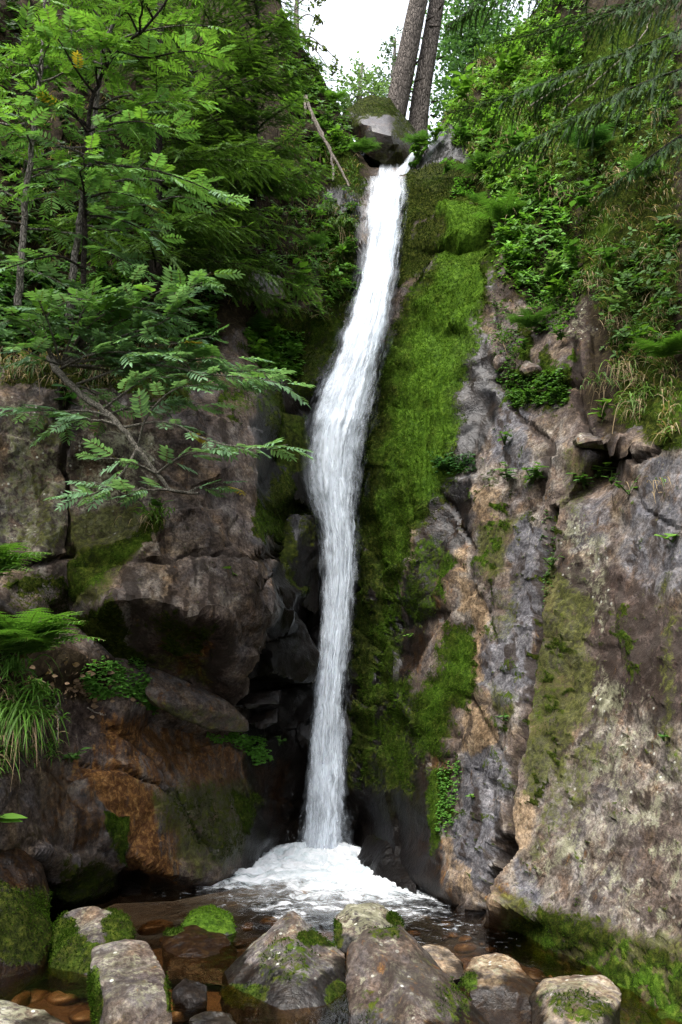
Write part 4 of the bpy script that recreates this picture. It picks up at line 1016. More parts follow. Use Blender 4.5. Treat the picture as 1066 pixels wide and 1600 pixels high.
def fall_material(name, thr, soft, alpha, seed, bright=0.82):
    m = Mat(name)
    uv = m.n('UVMap').outputs[0]
    x = m.n('SeparateXYZ', {0: uv}).outputs
    mp = m.n('Mapping', {'Vector': uv, 'Scale': (5.0, 2.2, 1.0), 'Location': (seed, seed * 2.1, 0)}).outputs[0]
    mp2 = m.n('Mapping', {'Vector': uv, 'Scale': (26.0, 5.5, 1.0), 'Location': (seed * 1.7, seed, 0)}).outputs[0]
    mp3 = m.n('Mapping', {'Vector': uv, 'Scale': (70.0, 14.0, 1.0), 'Location': (seed, 0, 0)}).outputs[0]
    n1 = m.noise(mp, 1.0, 5, 0.6, 0.6); n2 = m.noise(mp2, 1.0, 5, 0.6, 0.3); n3 = m.noise(mp3, 1.0, 3, 0.6, 0.3)
    st = m.math('ADD', m.math('MULTIPLY', n1, 0.55), m.math('ADD', m.math('MULTIPLY', n2, 0.28), m.math('MULTIPLY', n3, 0.17)))
    e = m.math('SUBTRACT', 1.0, m.math('ABSOLUTE', m.math('SUBTRACT', m.math('MULTIPLY', x[0], 2.0), 1.0)))   # 0 at the rims, 1 in the middle
    prof = m.rng(e, 0.0, 0.85, 0, 1)
    a = m.rng(m.math('ADD', m.math('MULTIPLY', prof, 0.75), m.math('ADD', 0.55, m.math('MULTIPLY', m.math('SUBTRACT', st, 0.5), 2.2))), thr, thr + soft)
    a = m.math('MULTIPLY', a, alpha)
    a = m.math('MULTIPLY', a, m.rng(e, 0.0, 0.42))
    a = m.math('MULTIPLY', a, m.sep(m.n('Attribute', attribute_name='tint').outputs['Color'])[0])
    bp = m.n('Bump', {'Height': st, 'Strength': 0.6, 'Distance': 0.06}).outputs[0]
    shade = m.rng(st, 0.38, 0.56, 0.46, bright, 'LINEAR')
    c = m.n('CombineColor', {0: m.math('MULTIPLY', shade, 0.87), 1: m.math('MULTIPLY', shade, 0.935), 2: shade}).outputs[0]
    d = m.n('BsdfDiffuse', {'Color': c, 'Normal': bp}).outputs[0]
    t = m.n('BsdfTranslucent', {'Color': c, 'Normal': bp}).outputs[0]
    w = m.n('MixShader', {0: 0.15, 1: d, 2: t}).outputs[0]
    tp = m.n('BsdfTransparent').outputs[0]
    return m.done(m.n('MixShader', {0: a, 1: tp, 2: w}).outputs[0])

fall = empty('waterfall', tuple(IMP))
tag(fall, 'tall white silky waterfall dropping through the cleft in the cliff', 'waterfall', kind='structure')
def fall_sheet(name, mat, grow, fwd, bulge, seed, y0=256, y1=1345, nu=90, nv=520, amp=0.032):
    py = np.linspace(y0, y1, nv)
    wob = 3.0 * fbm(np.stack([py / 60., py * 0 + seed], -1), 1.0, 3, seed)
    l = np.interp(py, EDGE_L[:, 1], EDGE_L[:, 0]) + wob; r = np.interp(py, EDGE_R[:, 1], EDGE_R[:, 0]) + wob
    rag_l = 3.4 * fbm(np.stack([py / 30., py * 0 + seed], -1), 1.0, 4, seed + 7, .6); rag_r = 3.4 * fbm(np.stack([py / 30., py * 0 + seed], -1), 1.0, 4, seed + 9, .6)
    k = np.ones(35) / 35
    for _ in range(2): l = np.convolve(np.pad(l, 17, 'edge'), k, 'valid'); r = np.convolve(np.pad(r, 17, 'edge'), k, 'valid')
    w = r - l; l = l - grow * w + rag_l; r = r + grow * w + rag_r
    u = np.linspace(0, 1, nu)
    X = l[:, None] + (r - l)[:, None] * u
    Y = np.repeat(py[:, None], nu, 1)
    dep = np.interp(py, DEP[:, 0], DEP[:, 1])[:, None] - fwd - bulge * (1 - (2 * u - 1) ** 2)[None] * np.ones((nv, 1))
    q = np.stack([u[None] * 14 + 0 * Y, Y / 130.], -1)
    dep = dep - amp * fbm(q, 1.0, 4, seed + 4)
    P = at(X, Y, dep)
    UV = np.stack([np.repeat(u[None], nv, 0), np.repeat(((py - 268) / 160.)[:, None], nu, 1)], -1).reshape(-1, 2)
    # thin veil where the water slides off the left ledge, and thinner bands that come and go
    U2 = u[None] * np.ones((nv, 1))
    dn = 1 - .55 * np.exp(-((Y - 715) / 75.) ** 2) * smooth(.42, .12, U2) - .35 * smooth(.1, .45, fbm(np.stack([U2 * 5 + seed, Y / 150.], -1), 1.0, 4, seed + 21, .55)) - .25 * np.exp(-((Y - 870) / 90.) ** 2) * smooth(.6, .95, U2)
    dn = dn * smooth(258, 286, Y + 9 * fbm(np.stack([U2 * 9 + seed, Y / 40.], -1), 1.0, 3, seed + 31))
    me = mesh_np(name, P.reshape(-1, 3) - IMP, grid_faces(nv, nu), {'tint': np.repeat(np.clip(dn, 0, 1).reshape(-1, 1), 3, 1)}, mat, uv=UV)
    return link(name, me, fall)
fall_sheet('water_sheet', fall_material('fall_core', 0.62, 0.5, 0.97, 1.0), 0.09, 0.05, 0.14, 300)
fall_sheet('water_sheet', fall_material('fall_veil', 0.86, 0.45, 0.9, 5.0, 0.84), 0.12, 0.14, 0.16, 310)
fall_sheet('spray', fall_material('fall_spray', 0.72, 0.9, 0.5, 9.0, 0.85), 0.30, 0.10, 0.20, 320, y0=275)
# side spout that feeds the lip from the right
def ribbon(name, ctr, wid, seed, mat, nu=24, nv=90):
    c = spline(ctr, nv); w = np.interp(np.linspace(0, 1, nv), np.linspace(0, 1, len(wid)), wid)
    u = np.linspace(-1, 1, nu)
    X = c[:, 0, None] + u[None] * w[:, None] * 0.9
    Y = c[:, 1, None] + u[None] * w[:, None] * 0.35
    dep = c[:, 2, None] - 0.05 * (1 - u[None] ** 2) - 0.02 * fbm(np.stack([X / 6, Y / 16], -1), 1.0, 3, seed)
    P = at(X, Y, dep)
    UV = np.stack([np.repeat((u[None] + 1) / 2, nv, 0), np.repeat(np.linspace(0, 1.2, nv)[:, None], nu, 1)], -1).reshape(-1, 2)
    return link(name, mesh_np(name, P.reshape(-1, 3) - IMP, grid_faces(nv, nu), {'tint': np.ones((nv * nu, 3))}, mat, uv=UV), fall)
ribbon('side_spout', [(651, 222, 11.0), (647, 238, 10.85), (636, 258, 10.65), (622, 278, 10.45), (612, 304, 10.15)], [3, 6, 11, 15, 14], 330, fall_material('fall_spout', 0.58, 0.7, 0.8, 12.0))
# foam boiling where the fall lands
def foam_material():
    m = Mat('foam')
    co = m.n('TexCoord').outputs['Object']
    A = m.sep(m.n('Attribute', attribute_name='tint').outputs['Color'])
    n = m.noise(m.n('Mapping', {'Vector': co, 'Scale': (1.0, 2.0, 1.0)}).outputs[0], 3.5, 7, 0.62, 1.2)
    n2 = m.noise(co, 16, 4, 0.6, 0.6)
    a = m.rng(m.math('ADD', A[0], m.math('MULTIPLY', m.math('SUBTRACT', m.math('ADD', m.math('MULTIPLY', n, .68), m.math('MULTIPLY', n2, .32)), 0.5), 2.8)), 0.18, 0.95)
    c = m.mix(m.rng(n, 0.35, 0.6), (0.62, 0.70, 0.72), (0.90, 0.92, 0.94))
    bp = m.n('Bump', {'Height': m.math('ADD', n, m.math('MULTIPLY', n2, .35)), 'Strength': 0.7, 'Distance': 0.08}).outputs[0]
    d = m.n('BsdfDiffuse', {'Color': c, 'Normal': bp}).outputs[0]
    t = m.n('BsdfTranslucent', {'Color': c, 'Normal': bp}).outputs[0]
    w = m.n('MixShader', {0: 0.3, 1: d, 2: t}).outputs[0]
    return m.done(m.n('MixShader', {0: m.math('MULTIPLY', a, 0.96), 1: m.n('BsdfTransparent').outputs[0], 2: w}).outputs[0])
FO = np.array([(325, 1390), (362, 1360), (405, 1335), (450, 1318), (500, 1300), (548, 1318), (575, 1345), (615, 1372), (660, 1393), (695, 1418), (655, 1438), (595, 1432), (545, 1420), (500, 1432), (460, 1445), (415, 1430), (370, 1405)], float)
fo_w = at(FO[:, 0], FO[:, 1], water_y(np.maximum(FO[:, 1], 1338)))[:, :2]
cen = np.array([-0.12, 8.35])
ang = np.arctan2(fo_w[:, 1] - cen[1], fo_w[:, 0] - cen[0]); rad = np.hypot(*(fo_w - cen).T)
o_ = np.argsort(ang); ang, rad = ang[o_], rad[o_]
na, nr_ = 220, 70
th = np.linspace(-math.pi, math.pi, na)
R_ = np.interp(th, np.concatenate([ang - 2 * math.pi, ang, ang + 2 * math.pi]), np.tile(rad, 3)) * 1.1
q = np.linspace(0, 1, nr_)
FX = cen[0] + q[:, None] * R_ * np.cos(th); FY = cen[1] + q[:, None] * R_ * np.sin(th)
xy = np.stack([FX, FY], -1)
di = np.hypot(FX - IMP[0], (FY - IMP[1]) * 0.8)
bil = 1 - np.abs(fbm(xy * np.array([1.0, 1.5]), 2.4, 4, 400, .6)) * 1.6
FZ = 0.006 + 0.07 * np.exp(-(di / 0.45) ** 2) + np.exp(-(di / 1.2) ** 2) * 0.08 * bil + (1 - q[:, None] ** 2) * (0.015 + 0.03 * bil)
FZ = np.maximum(FZ, 0.008 + 0 * FZ) - 0.02 * q[:, None] ** 4
dens = np.clip(1.3 - 1.2 * q[:, None] ** 2.4 + 0 * FX, 0, 1.25)
dens = dens * (0.6 + 0.4 * smooth(6.9, 8.0, FY)) + 0.2 * np.exp(-(di / 1.2) ** 2)
dens = dens - 0.45 * np.exp(-(((FX + 0.45) / 0.35) ** 2 + ((FY - 7.45) / 0.35) ** 2))
foam = link('foam', mesh_np('foam', np.stack([FX, FY, FZ], -1).reshape(-1, 3) - IMP, grid_faces(nr_, na)[:, ::-1], {'tint': np.repeat(np.clip(dens, 0, 1.2).reshape(-1, 1), 3, 1)}, foam_material()), None, tuple(IMP))
tag(foam, 'white foam boiling at the foot of the waterfall', 'foam', kind='stuff')

# thin threads of water and drops thrown off the edges of the fall
r = np.random.default_rng(450)
DROP = (np.array([(-.5, 0, 0), (.5, 0, 0), (.5, 1, 0), (-.5, 1, 0)]), np.array([(0, 1, 2, 3)]))
m_ = Mat('spray_drops')
SPR = m_.done(m_.n('MixShader', {0: 0.22, 1: m_.n('BsdfTransparent').outputs[0], 2: m_.n('BsdfDiffuse', {'Color': (.88, .91, .95)}).outputs[0]}).outputs[0])
n = 12
py = r.uniform(280, 1340, n); sd = r.random(n) < .5
l = np.interp(py, EDGE_L[:, 1], EDGE_L[:, 0]); rr_ = np.interp(py, EDGE_R[:, 1], EDGE_R[:, 0]); w = rr_ - l
o_ = r.normal(-.05, .12, n)
px = np.where(sd, l - o_ * w, rr_ + o_ * w)
yy = np.interp(py, DEP[:, 0], DEP[:, 1]) - r.uniform(0.0, .3, n)
P = at(px, py, yy)
l2 = np.interp(py + 12, EDGE_L[:, 1], EDGE_L[:, 0]); r2_ = np.interp(py + 12, EDGE_R[:, 1], EDGE_R[:, 0])
P2 = at(np.where(sd, l2 - o_ * (r2_ - l2), r2_ + o_ * (r2_ - l2)), py + 12, yy)
d = P2 - P + r.normal(0, .004, P.shape)
a = Acc(); a.put(DROP, frames(d, np.tile([0., -1, .3], (n, 1))), P - IMP, np.stack([r.uniform(.002, .005, n), r.uniform(.03, .12, n), np.ones(n)], -1))
n2 = 90
th2 = r.uniform(0, 6.3, n2); rd = np.abs(r.normal(0, .38, n2))
P = np.stack([IMP[0] + rd * np.cos(th2) * 1.1, IMP[1] - .1 + rd * np.sin(th2) * .7, .06 + np.abs(r.normal(0, .16, n2))], -1)
a.put(DROP, frames(r.normal(size=(n2, 3)) * np.array([.4, .2, .3]) + np.array([0, 0, 1]), np.tile([0., -1, .3], (n2, 1))), P - IMP, np.stack([r.uniform(.003, .007, n2), r.uniform(.006, .03, n2), np.ones(n2)], -1))
tag(link('drops', a.mesh('drops', SPR, False), fall), kind='stuff')
# ------------------------------------------------------------------ plant building blocks
LEAF = leaf_material('leaf', 0.38, 0.5, 0.3)
NEEDLE = leaf_material('needle', 0.2, 0.6, 0.35)
BLADE = leaf_material('grass_blade', 0.3, 0.5, 0.3)
DRY = leaf_material('dry_blade', 0.25, 0.8, 0.3)
MOSSM = leaf_material('moss_tuft', 0.25, 0.9, 0.35, 0.0)
BARK_GREY = bark_material('grey_bark', (0.10, 0.088, 0.075), (0.27, 0.245, 0.21), 0.08, 2.0)
BARK_DARK = bark_material('dark_bark', (0.018, 0.014, 0.011), (0.055, 0.045, 0.035), 0.0, 3.0)
BARK_SPRUCE = bark_material('spruce_bark', (0.05, 0.042, 0.036), (0.14, 0.12, 0.103), 0.06, 1.0)
BARK_DEAD = bark_material('dead_wood', (0.18, 0.15, 0.12), (0.40, 0.35, 0.29), 0.0, 3.0)
BARK_MOSS = bark_material('mossy_bark', (0.10, 0.09, 0.07), (0.24, 0.22, 0.18), 0.0, 3.0)
GREEN = lambda r, g, b: np.array([r, g, b])

def blade_tmpl(ts, hw, fold=0.25, droop=0.0):
    """A leaf blade along +Y: half widths hw at ts, folded along the midrib."""
    V, Fc, prev = [], [], None
    for t, w in zip(ts, hw):
        z = -droop * t * t
        if w <= 1e-6:
            V.append((0, t, z)); cur = (len(V) - 1,) * 3
        else:
            V += [(-w, t, z), (0, t, z - fold * w), (w, t, z)]; cur = (len(V) - 3, len(V) - 2, len(V) - 1)
        if prev:
            for a, b in ((0, 1), (1, 2)):
                p, q, r_, s_ = prev[a], prev[b], cur[b], cur[a]
                if p == q: Fc.append((p, r_, s_))
                elif r_ == s_: Fc.append((p, q, r_))
                else: Fc += [(p, q, r_), (p, r_, s_)]
        prev = cur
    return np.array(V, float), np.array(Fc)

def join_tmpl(items):
    a = Acc()
    for (V, Fc), M, t, s, c in items:
        a.add((V * s) @ np.asarray(M).T + t, Fc, np.tile(c, (len(V), 1)))
    return a.data()

def rotz(a): return np.array([[math.cos(a), -math.sin(a), 0], [math.sin(a), math.cos(a), 0], [0, 0, 1]])
def rotx(a): return np.array([[1, 0, 0], [0, math.cos(a), -math.sin(a)], [0, math.sin(a), math.cos(a)]])
def roty(a): return np.array([[math.cos(a), 0, math.sin(a)], [0, 1, 0], [-math.sin(a), 0, math.cos(a)]])

LFT = blade_tmpl([0, 0.22, 0.6, 1], [0, 0.12, 0.13, 0], 0.3, 0.12)
OVATE = blade_tmpl([0, 0.2, 0.45, 0.75, 1], [0, 0.24, 0.30, 0.18, 0], 0.25, 0.25)
ROUND = blade_tmpl([0, 0.25, 0.6, 0.9, 1.0], [0, 0.34, 0.44, 0.25, 0], 0.12, 0.15)

def pinnate(pairs, seed, col, stalk=(0.10, 0.09, 0.04), lf=0.30, curve=0.16):
    """Rowan leaf of length 1: pairs of toothed leaflets and one at the tip."""
    r = np.random.default_rng(seed); it = []
    for i in range(pairs):
        t = 0.24 + 0.70 * i / (pairs - 1)
        L = lf * (0.75 + 0.45 * math.sin(math.pi * (0.18 + 0.72 * i / (pairs - 1)))) * r.uniform(.9, 1.1)
        for s in (-1, 1):
            a = s * math.radians(r.uniform(52, 68))
            M = rotz(-a) @ roty(s * r.uniform(-.1, .35)) @ rotx(r.uniform(-.3, .1))
            it.append((LFT, M, np.array([0, t + r.uniform(-.012, .012), -curve * t * t]), L * np.array([1.08, 1, 1]), col * r.uniform(.85, 1.15)))
    it.append((LFT, rotx(-.2), np.array([0, 0.95, -curve * .9]), lf * np.array([1.1, 1, 1]), col))
    w = 0.006
    R = (np.array([(-w, 0, 0), (w, 0, 0), (w, .5, -curve * .25), (-w, .5, -curve * .25), (w * .6, .97, -curve * .94), (-w * .6, .97, -curve * .94)]), np.array([(0, 1, 2), (0, 2, 3), (3, 2, 4), (3, 4, 5)]))
    it.append((R, np.eye(3), np.array([0, 0, .003]), 1.0, np.array(stalk)))
    return join_tmpl(it)

def frond(seed, col, pairs=17, width=0.30):
    """Arching fern frond of length 1 with toothed pinnae."""
    r = np.random.default_rng(seed); it = []
    n = 7
    ts = [0.0] + [x for k in range(n) for x in ((k + .45) / n, (k + 1.0) / n)]
    hw = [0.035] + [x for k in range(n) for x in (0.115 * (1 - (k + .4) / n) + .02, 0.05 * (1 - (k + 1.0) / n))]
    PIN = blade_tmpl(ts, hw, 0.2, 0.15)
    def arc(t): return np.array([0, t * (1 - .12 * t), 0.30 * t - 0.52 * t * t])
    for i in range(pairs):
        t = 0.12 + 0.86 * i / (pairs - 1)
        L = width * (math.sin(math.pi * (0.13 + 0.85 * t) ** 0.85)) ** 0.9 * r.uniform(.92, 1.08) + .015
        for s in (-1, 1):
            M = rotx(math.atan(0.30 - 1.04 * t)) @ rotz(-s * math.radians(r.uniform(66, 76))) @ roty(s * .15) @ rotx(r.uniform(-.2, .05))
            it.append((PIN, M, arc(t), np.array([L * 0.8 + .04, L, L]), col * r.uniform(.85, 1.12)))
    a = [arc(x) for x in np.linspace(0, 1, 7)]
    V, Fc, _ = tube(np.array(a), np.linspace(.007, .002, 7), 3)
    it.append(((V, Fc), np.eye(3), np.zeros(3), 1.0, np.array([.10, .09, .03])))
    return join_tmpl(it)

def spruce_twig(seed, c0, c1, n=34):
    """Needled twig of length 1 (needles as slim blades), old growth c0 to fresh tip c1."""
    r = np.random.default_rng(seed); V, Fc, C = [], [], []
    V0, F0, _ = tube(np.array([(0, 0, 0), (0, .5, -.02), (0, 1, -.06)]), [.014, .010, .004], 3)
    k = 0
    for i in range(n):
        t = (i + .5) / n; a = r.uniform(-1.9, 1.9) if i % 3 else r.uniform(-.5, .5)
        s = 1 if i % 2 else -1
        d = np.array([s * math.cos(a * .6) * .8, .75, abs(math.sin(a)) * .45 - .08]); d /= np.linalg.norm(d)
        L = .20 * (1 - .35 * t); b = np.array([0, t, -.06 * t * t]); sd = np.cross(d, [0, 0, 1.]); sd /= np.linalg.norm(sd)
        V += [b - sd * .022, b + sd * .022, b + d * L]; Fc.append((k, k + 1, k + 2)); k += 3
        C += [c0 * (1 - t) + c1 * t] * 3
    V += list(V0); C += [np.array([.05, .035, .02])] * len(V0)
    F0 = np.concatenate([F0[:, [0, 1, 2]], F0[:, [0, 2, 3]]]) + k
    return np.array(V), np.concatenate([np.array(Fc), F0]), np.array(C)

def unit(v): v = np.asarray(v, float); return v / np.linalg.norm(v)
def mat4(R, t, s):
    M = np.eye(4); M[:3, :3] = np.asarray(R) * s; M[:3, 3] = t
    return Matrix(M.tolist())
def W3(pts): return np.array([at(*p) for p in pts])

# ------------------------------------------------------------------ rowan trees
LEAF_T = {}
def rowan_leafset(col):
    out = []; LEAF_T[id(out)] = []
    for k in range(4):
        V, Fc, C = pinnate(6 + k % 2, 40 + k, np.asarray(col) * (0.85 + .1 * k))
        out.append(mesh_np('leaf', V, Fc, {'tint': C}, LEAF, False)); LEAF_T[id(out)].append((V, Fc, C))
    return out
LS_LIGHT = rowan_leafset((0.098, 0.20, 0.034)); LS_MID = rowan_leafset((0.092, 0.19, 0.055)); LS_BLUE = rowan_leafset((0.115, 0.21, 0.105))
LS_YELLOW = rowan_leafset((0.32, 0.24, 0.03))
def rowan(trunk, r0, branches, label, seed, bark, auto=0, size=0.212, zone=(0, 480), maxleaf=300, trunk_moss=None):
    r = np.random.default_rng(seed)
    T = spline(W3(trunk), 40)
    base = T[0].copy()
    root = empty('rowan_tree', tuple(base))
    tag(root, label, 'tree', 'rowan trees on the left ledge')
    a = Acc(); a.add(*tube(T - base + 0.004 * r.normal(size=T.shape), np.linspace(r0, r0 * .35, 40), 8))
    link('trunk', a.mesh('trunk', bark), root)
    br = [spline(W3(b), 22) for b in branches]
    for k in range(auto):
        i = int(r.uniform(8, 39)); az = r.uniform(0, 2 * math.pi); L = r.uniform(.5, 1.15) * (1.1 - .5 * i / 39)
        d = np.array([math.cos(az), 0.6 * math.sin(az), r.uniform(.15, .55)])
        t = np.linspace(0, 1, 22)[:, None]
        br.append(T[i] + d * L * t + np.array([0, 0, -.28 * L]) * t ** 2 + .02 * np.cumsum(r.normal(size=(22, 3)), 0) * t)
    todo = []
    for P in br:
        L = np.linalg.norm(np.diff(P, axis=0), axis=1).sum()
        a = Acc(); a.add(*tube(P - base, np.linspace(min(.011, r0 * .6), .003, 22), 5))
        link('branch', a.mesh('branch', bark), root)
        m = max(5, int(L / .066))
        for j in range(m):
            t = .22 + .78 * (j + r.uniform(0, .6)) / m
            i = min(20, int(t * 21)); p = P[i] + (P[i + 1] - P[i]) * (t * 21 - i)
            d = unit(P[min(21, i + 2)] - P[max(0, i - 1)])
            s = 1 if j % 2 else -1
            fan = r.uniform(.35, 1.25) if j < m - 2 else r.uniform(0, .4)
            d2 = rotz(s * fan) @ d; d2[2] = d2[2] * .4 + r.normal(0.0, .22)
            up = unit(np.array([r.normal(0, .3), -.25 + r.normal(0, .35), 1.0]))
            R = frames(d2[None], up[None])[0]
            z = pix(p)[1]
            f = (z - zone[0]) / (zone[1] - zone[0]) + r.normal(0, .22)
            ls = LS_YELLOW if r.random() < .006 else LS_LIGHT if f < .38 else LS_MID if f < .78 else LS_BLUE
            todo.append((np.linalg.norm(p - CAM), ls, r.integers(4), R, p - base, size * r.uniform(.7, 1.15)))
    order = np.argsort([q[0] - 3 * q[5] + 0.6 * r.random() for q in todo])
    rest = Acc()
    for k, qi in enumerate(order):
        _, ls, v, R, p, sc = todo[qi]
        if k < maxleaf:
            o = link('leaf', ls[v], root); o.matrix_local = mat4(R, p, sc)
        else:
            rest.put(LEAF_T[id(ls)][v], R[None], p[None], np.array([sc]))
    if rest.V: tag(link('foliage', rest.mesh('foliage', LEAF, False), root), kind='stuff')
    return root
rowan([(126, 545, 6.5), (131, 420, 6.5), (134, 300, 6.5), (138, 200, 6.45), (142, 165, 6.4), (158, 120, 6.35), (185, 80, 6.3), (230, 40, 6.2), (285, -30, 6.1)], .024,
      [[(139, 200, 6.45), (110, 175, 6.3), (75, 160, 6.2), (20, 150, 6.1)], [(136, 250, 6.5), (180, 258, 6.2), (240, 266, 6.0), (300, 285, 5.9), (350, 310, 5.8)],
       [(135, 335, 6.5), (170, 340, 6.3), (205, 350, 6.2), (250, 375, 6.1)], [(134, 385, 6.5), (160, 390, 6.4), (190, 405, 6.3), (235, 430, 6.2)], [(133, 300, 6.5), (100, 280, 6.3), (60, 290, 6.2), (0, 300, 6.1)],
       [(150, 150, 6.4), (120, 110, 6.2), (90, 60, 6.1), (50, 20, 6.0)], [(185, 80, 6.3), (230, 90, 6.2), (290, 80, 6.0), (340, 90, 5.9)], [(215, 50, 6.2), (200, 20, 6.1), (170, -10, 6.0)], [(132, 420, 6.5), (90, 400, 6.3), (40, 410, 6.2), (-20, 430, 6.1)],
       [(138, 205, 6.4), (170, 195, 6.2), (215, 190, 6.1), (270, 200, 6.0)], [(134, 310, 6.5), (175, 300, 6.2), (220, 310, 6.0)]],
      'dark slender rowan sapling with a forked top, nearest of the ledge trees', 51, BARK_DARK, auto=11)
rowan([(108, 500, 6.55), (113, 440, 6.55), (122, 370, 6.55), (133, 290, 6.50), (146, 200, 6.45), (156, 110, 6.45), (172, 50, 6.45), (195, 0, 6.35), (215, -60, 6.35)], .032,
      [[(150, 170, 6.9), (190, 150, 6.7), (250, 150, 6.5), (310, 160, 6.4)], [(165, 70, 6.9), (220, 50, 6.7), (280, 40, 6.6), (330, 40, 6.5)], [(140, 230, 6.9), (90, 230, 6.7), (40, 215, 6.6)], [(172, 50, 6.9), (140, 10, 6.7), (100, -10, 6.6)],
       [(125, 350, 7.0), (180, 360, 6.8), (230, 350, 6.6)]],
      'pale grey rowan stem rising just behind the dark forked sapling', 52, BARK_GREY, auto=18)
rowan([(28, 480, 6.35), (34, 400, 6.35), (42, 300, 6.35), (52, 210, 6.35), (60, 150, 6.35), (66, 80, 6.35), (70, 0, 6.35), (72, -60, 6.35)], .030,
      [[(45, 280, 6.8), (80, 265, 6.5), (110, 270, 6.4)], [(60, 150, 6.8), (20, 110, 6.6), (-30, 90, 6.5)], [(66, 90, 6.8), (110, 60, 6.6), (150, 40, 6.5)], [(38, 350, 6.8), (0, 345, 6.6), (-40, 350, 6.5)], [(34, 420, 6.8), (70, 430, 6.5), (110, 450, 6.4)]],
      'lichen-spotted grey rowan stem standing farthest left on the ledge', 53, BARK_GREY, auto=18)
rowan([(78, 560, 6.75), (95, 585, 6.6), (125, 615, 6.45), (160, 640, 6.35), (190, 668, 6.25), (215, 700, 6.2), (245, 740, 6.2), (270, 766, 6.2), (310, 771, 6.15)], .030,
      [[(90, 580, 6.65), (180, 530, 6.3), (260, 500, 6.1), (300, 450, 6.0), (330, 425, 6.0)], [(120, 600, 6.5), (220, 570, 6.2), (330, 585, 6.0), (390, 590, 5.95), (445, 600, 5.9)], [(190, 668, 6.25), (260, 660, 6.1), (330, 690, 6.0), (400, 700, 5.95), (450, 695, 5.9)],
       [(215, 700, 6.2), (230, 650, 6.1), (270, 610, 6.0), (320, 600, 6.0)], [(160, 640, 6.35), (200, 610, 6.2), (230, 590, 6.1), (270, 590, 6.0)], [(245, 740, 6.2), (200, 720, 6.1), (150, 715, 6.0)], [(215, 700, 6.2), (190, 740, 6.1), (150, 770, 6.1), (110, 775, 6.0)],
       [(80, 560, 6.7), (60, 510, 6.4), (20, 500, 6.2), (-20, 520, 6.1)], [(100, 560, 6.6), (150, 500, 6.3), (200, 480, 6.2), (250, 490, 6.1)], [(95, 575, 6.6), (140, 555, 6.3), (190, 550, 6.2), (260, 555, 6.0)], [(80, 555, 6.7), (70, 500, 6.4), (110, 470, 6.3), (160, 470, 6.2)], [(245, 740, 6.2), (280, 715, 6.1), (330, 700, 6.0)]]
      + [[(95, 570, 6.6), (95 + .35 * (x - 95), 560 + .5 * (y - 560) + 12, 6.4), (95 + .7 * (x - 95), 560 + .8 * (y - 560) + 4, 6.25), (x, y, 6.05)] for x, y in ((335, 525), (300, 478), (255, 452), (380, 560), (425, 580), (210, 440), (150, 455), (60, 468), (5, 482), (335, 560), (285, 535), (20, 540), (230, 520), (320, 440))],
      'mossy crooked rowan bough hanging down over the grey block', 54, BARK_MOSS, auto=6, size=0.22, zone=(200, 560))

# ------------------------------------------------------------------ spruces
TW_OLD = spruce_twig(1, np.array([.056, .115, .028]), np.array([.088, .175, .034]))
TW_NEW = spruce_twig(2, np.array([.06, .125, .024]), np.array([.14, .26, .04]))
TW_DARK = spruce_twig(3, np.array([.026, .055, .020]), np.array([.044, .092, .028]))
def bough(acc, wood, P, r, wid=.42, tip_new=.35, twig=.13, dense=1.0, hang=.35):
    """Flat drooping spray of needled twigs on a bough along P."""
    n = len(P); L = np.linalg.norm(np.diff(P, axis=0), axis=1).sum()
    wood.add(*tube(P, np.linspace(.012, .003, n), 5))
    Rs = {0: ([], [], []), 1: ([], [], [])}
    def put(p, d, s, new):
        up = unit(np.array([r.normal(0, .25), -.2 + r.normal(0, .25), 1]))
        k = Rs[1 if new else 0]; k[0].append(frames(d[None], up[None])[0]); k[1].append(p); k[2].append(s)
    m = int(L / .055 * dense)
    for j in range(m):
        t = .10 + .90 * (j + r.uniform(0, 1)) / m
        i = min(n - 2, int(t * (n - 1))); p = P[i] + (P[i + 1] - P[i]) * (t * (n - 1) - i)
        d = unit(P[i + 1] - P[i]); s = 1 if j % 2 else -1
        ls = wid * L * (1.03 - t) ** .75 * r.uniform(.5, 1.1) + .05
        dd = rotz(s * r.uniform(.7, 1.1)) @ d
        q = p; step = twig * .55; k = max(1, int(ls / step))
        for u in range(k):
            dd = unit(dd + np.array([0, 0, -hang * .22]) + r.normal(0, .07, 3))
            last = u >= k - 1
            new = last and r.random() < tip_new * 1.6 or r.random() < tip_new * .25
            put(q, dd, twig * r.uniform(.8, 1.2), new)
            if k > 1:
                for s2 in (-1, 1):
                    if r.random() < .75: put(q, unit(rotz(s2 * r.uniform(.6, 1.0)) @ dd + np.array([0, 0, -hang * .3])), twig * r.uniform(.55, .9), r.random() < tip_new * .6)
            q = q + dd * step
    for k, (a, b, c) in Rs.items():
        if a: acc.put(TW_NEW if k else (TW_OLD if tip_new > .2 else TW_DARK), a, b, np.array(c), r.uniform(.75, 1.25, (len(a), 1)) * np.ones(3))

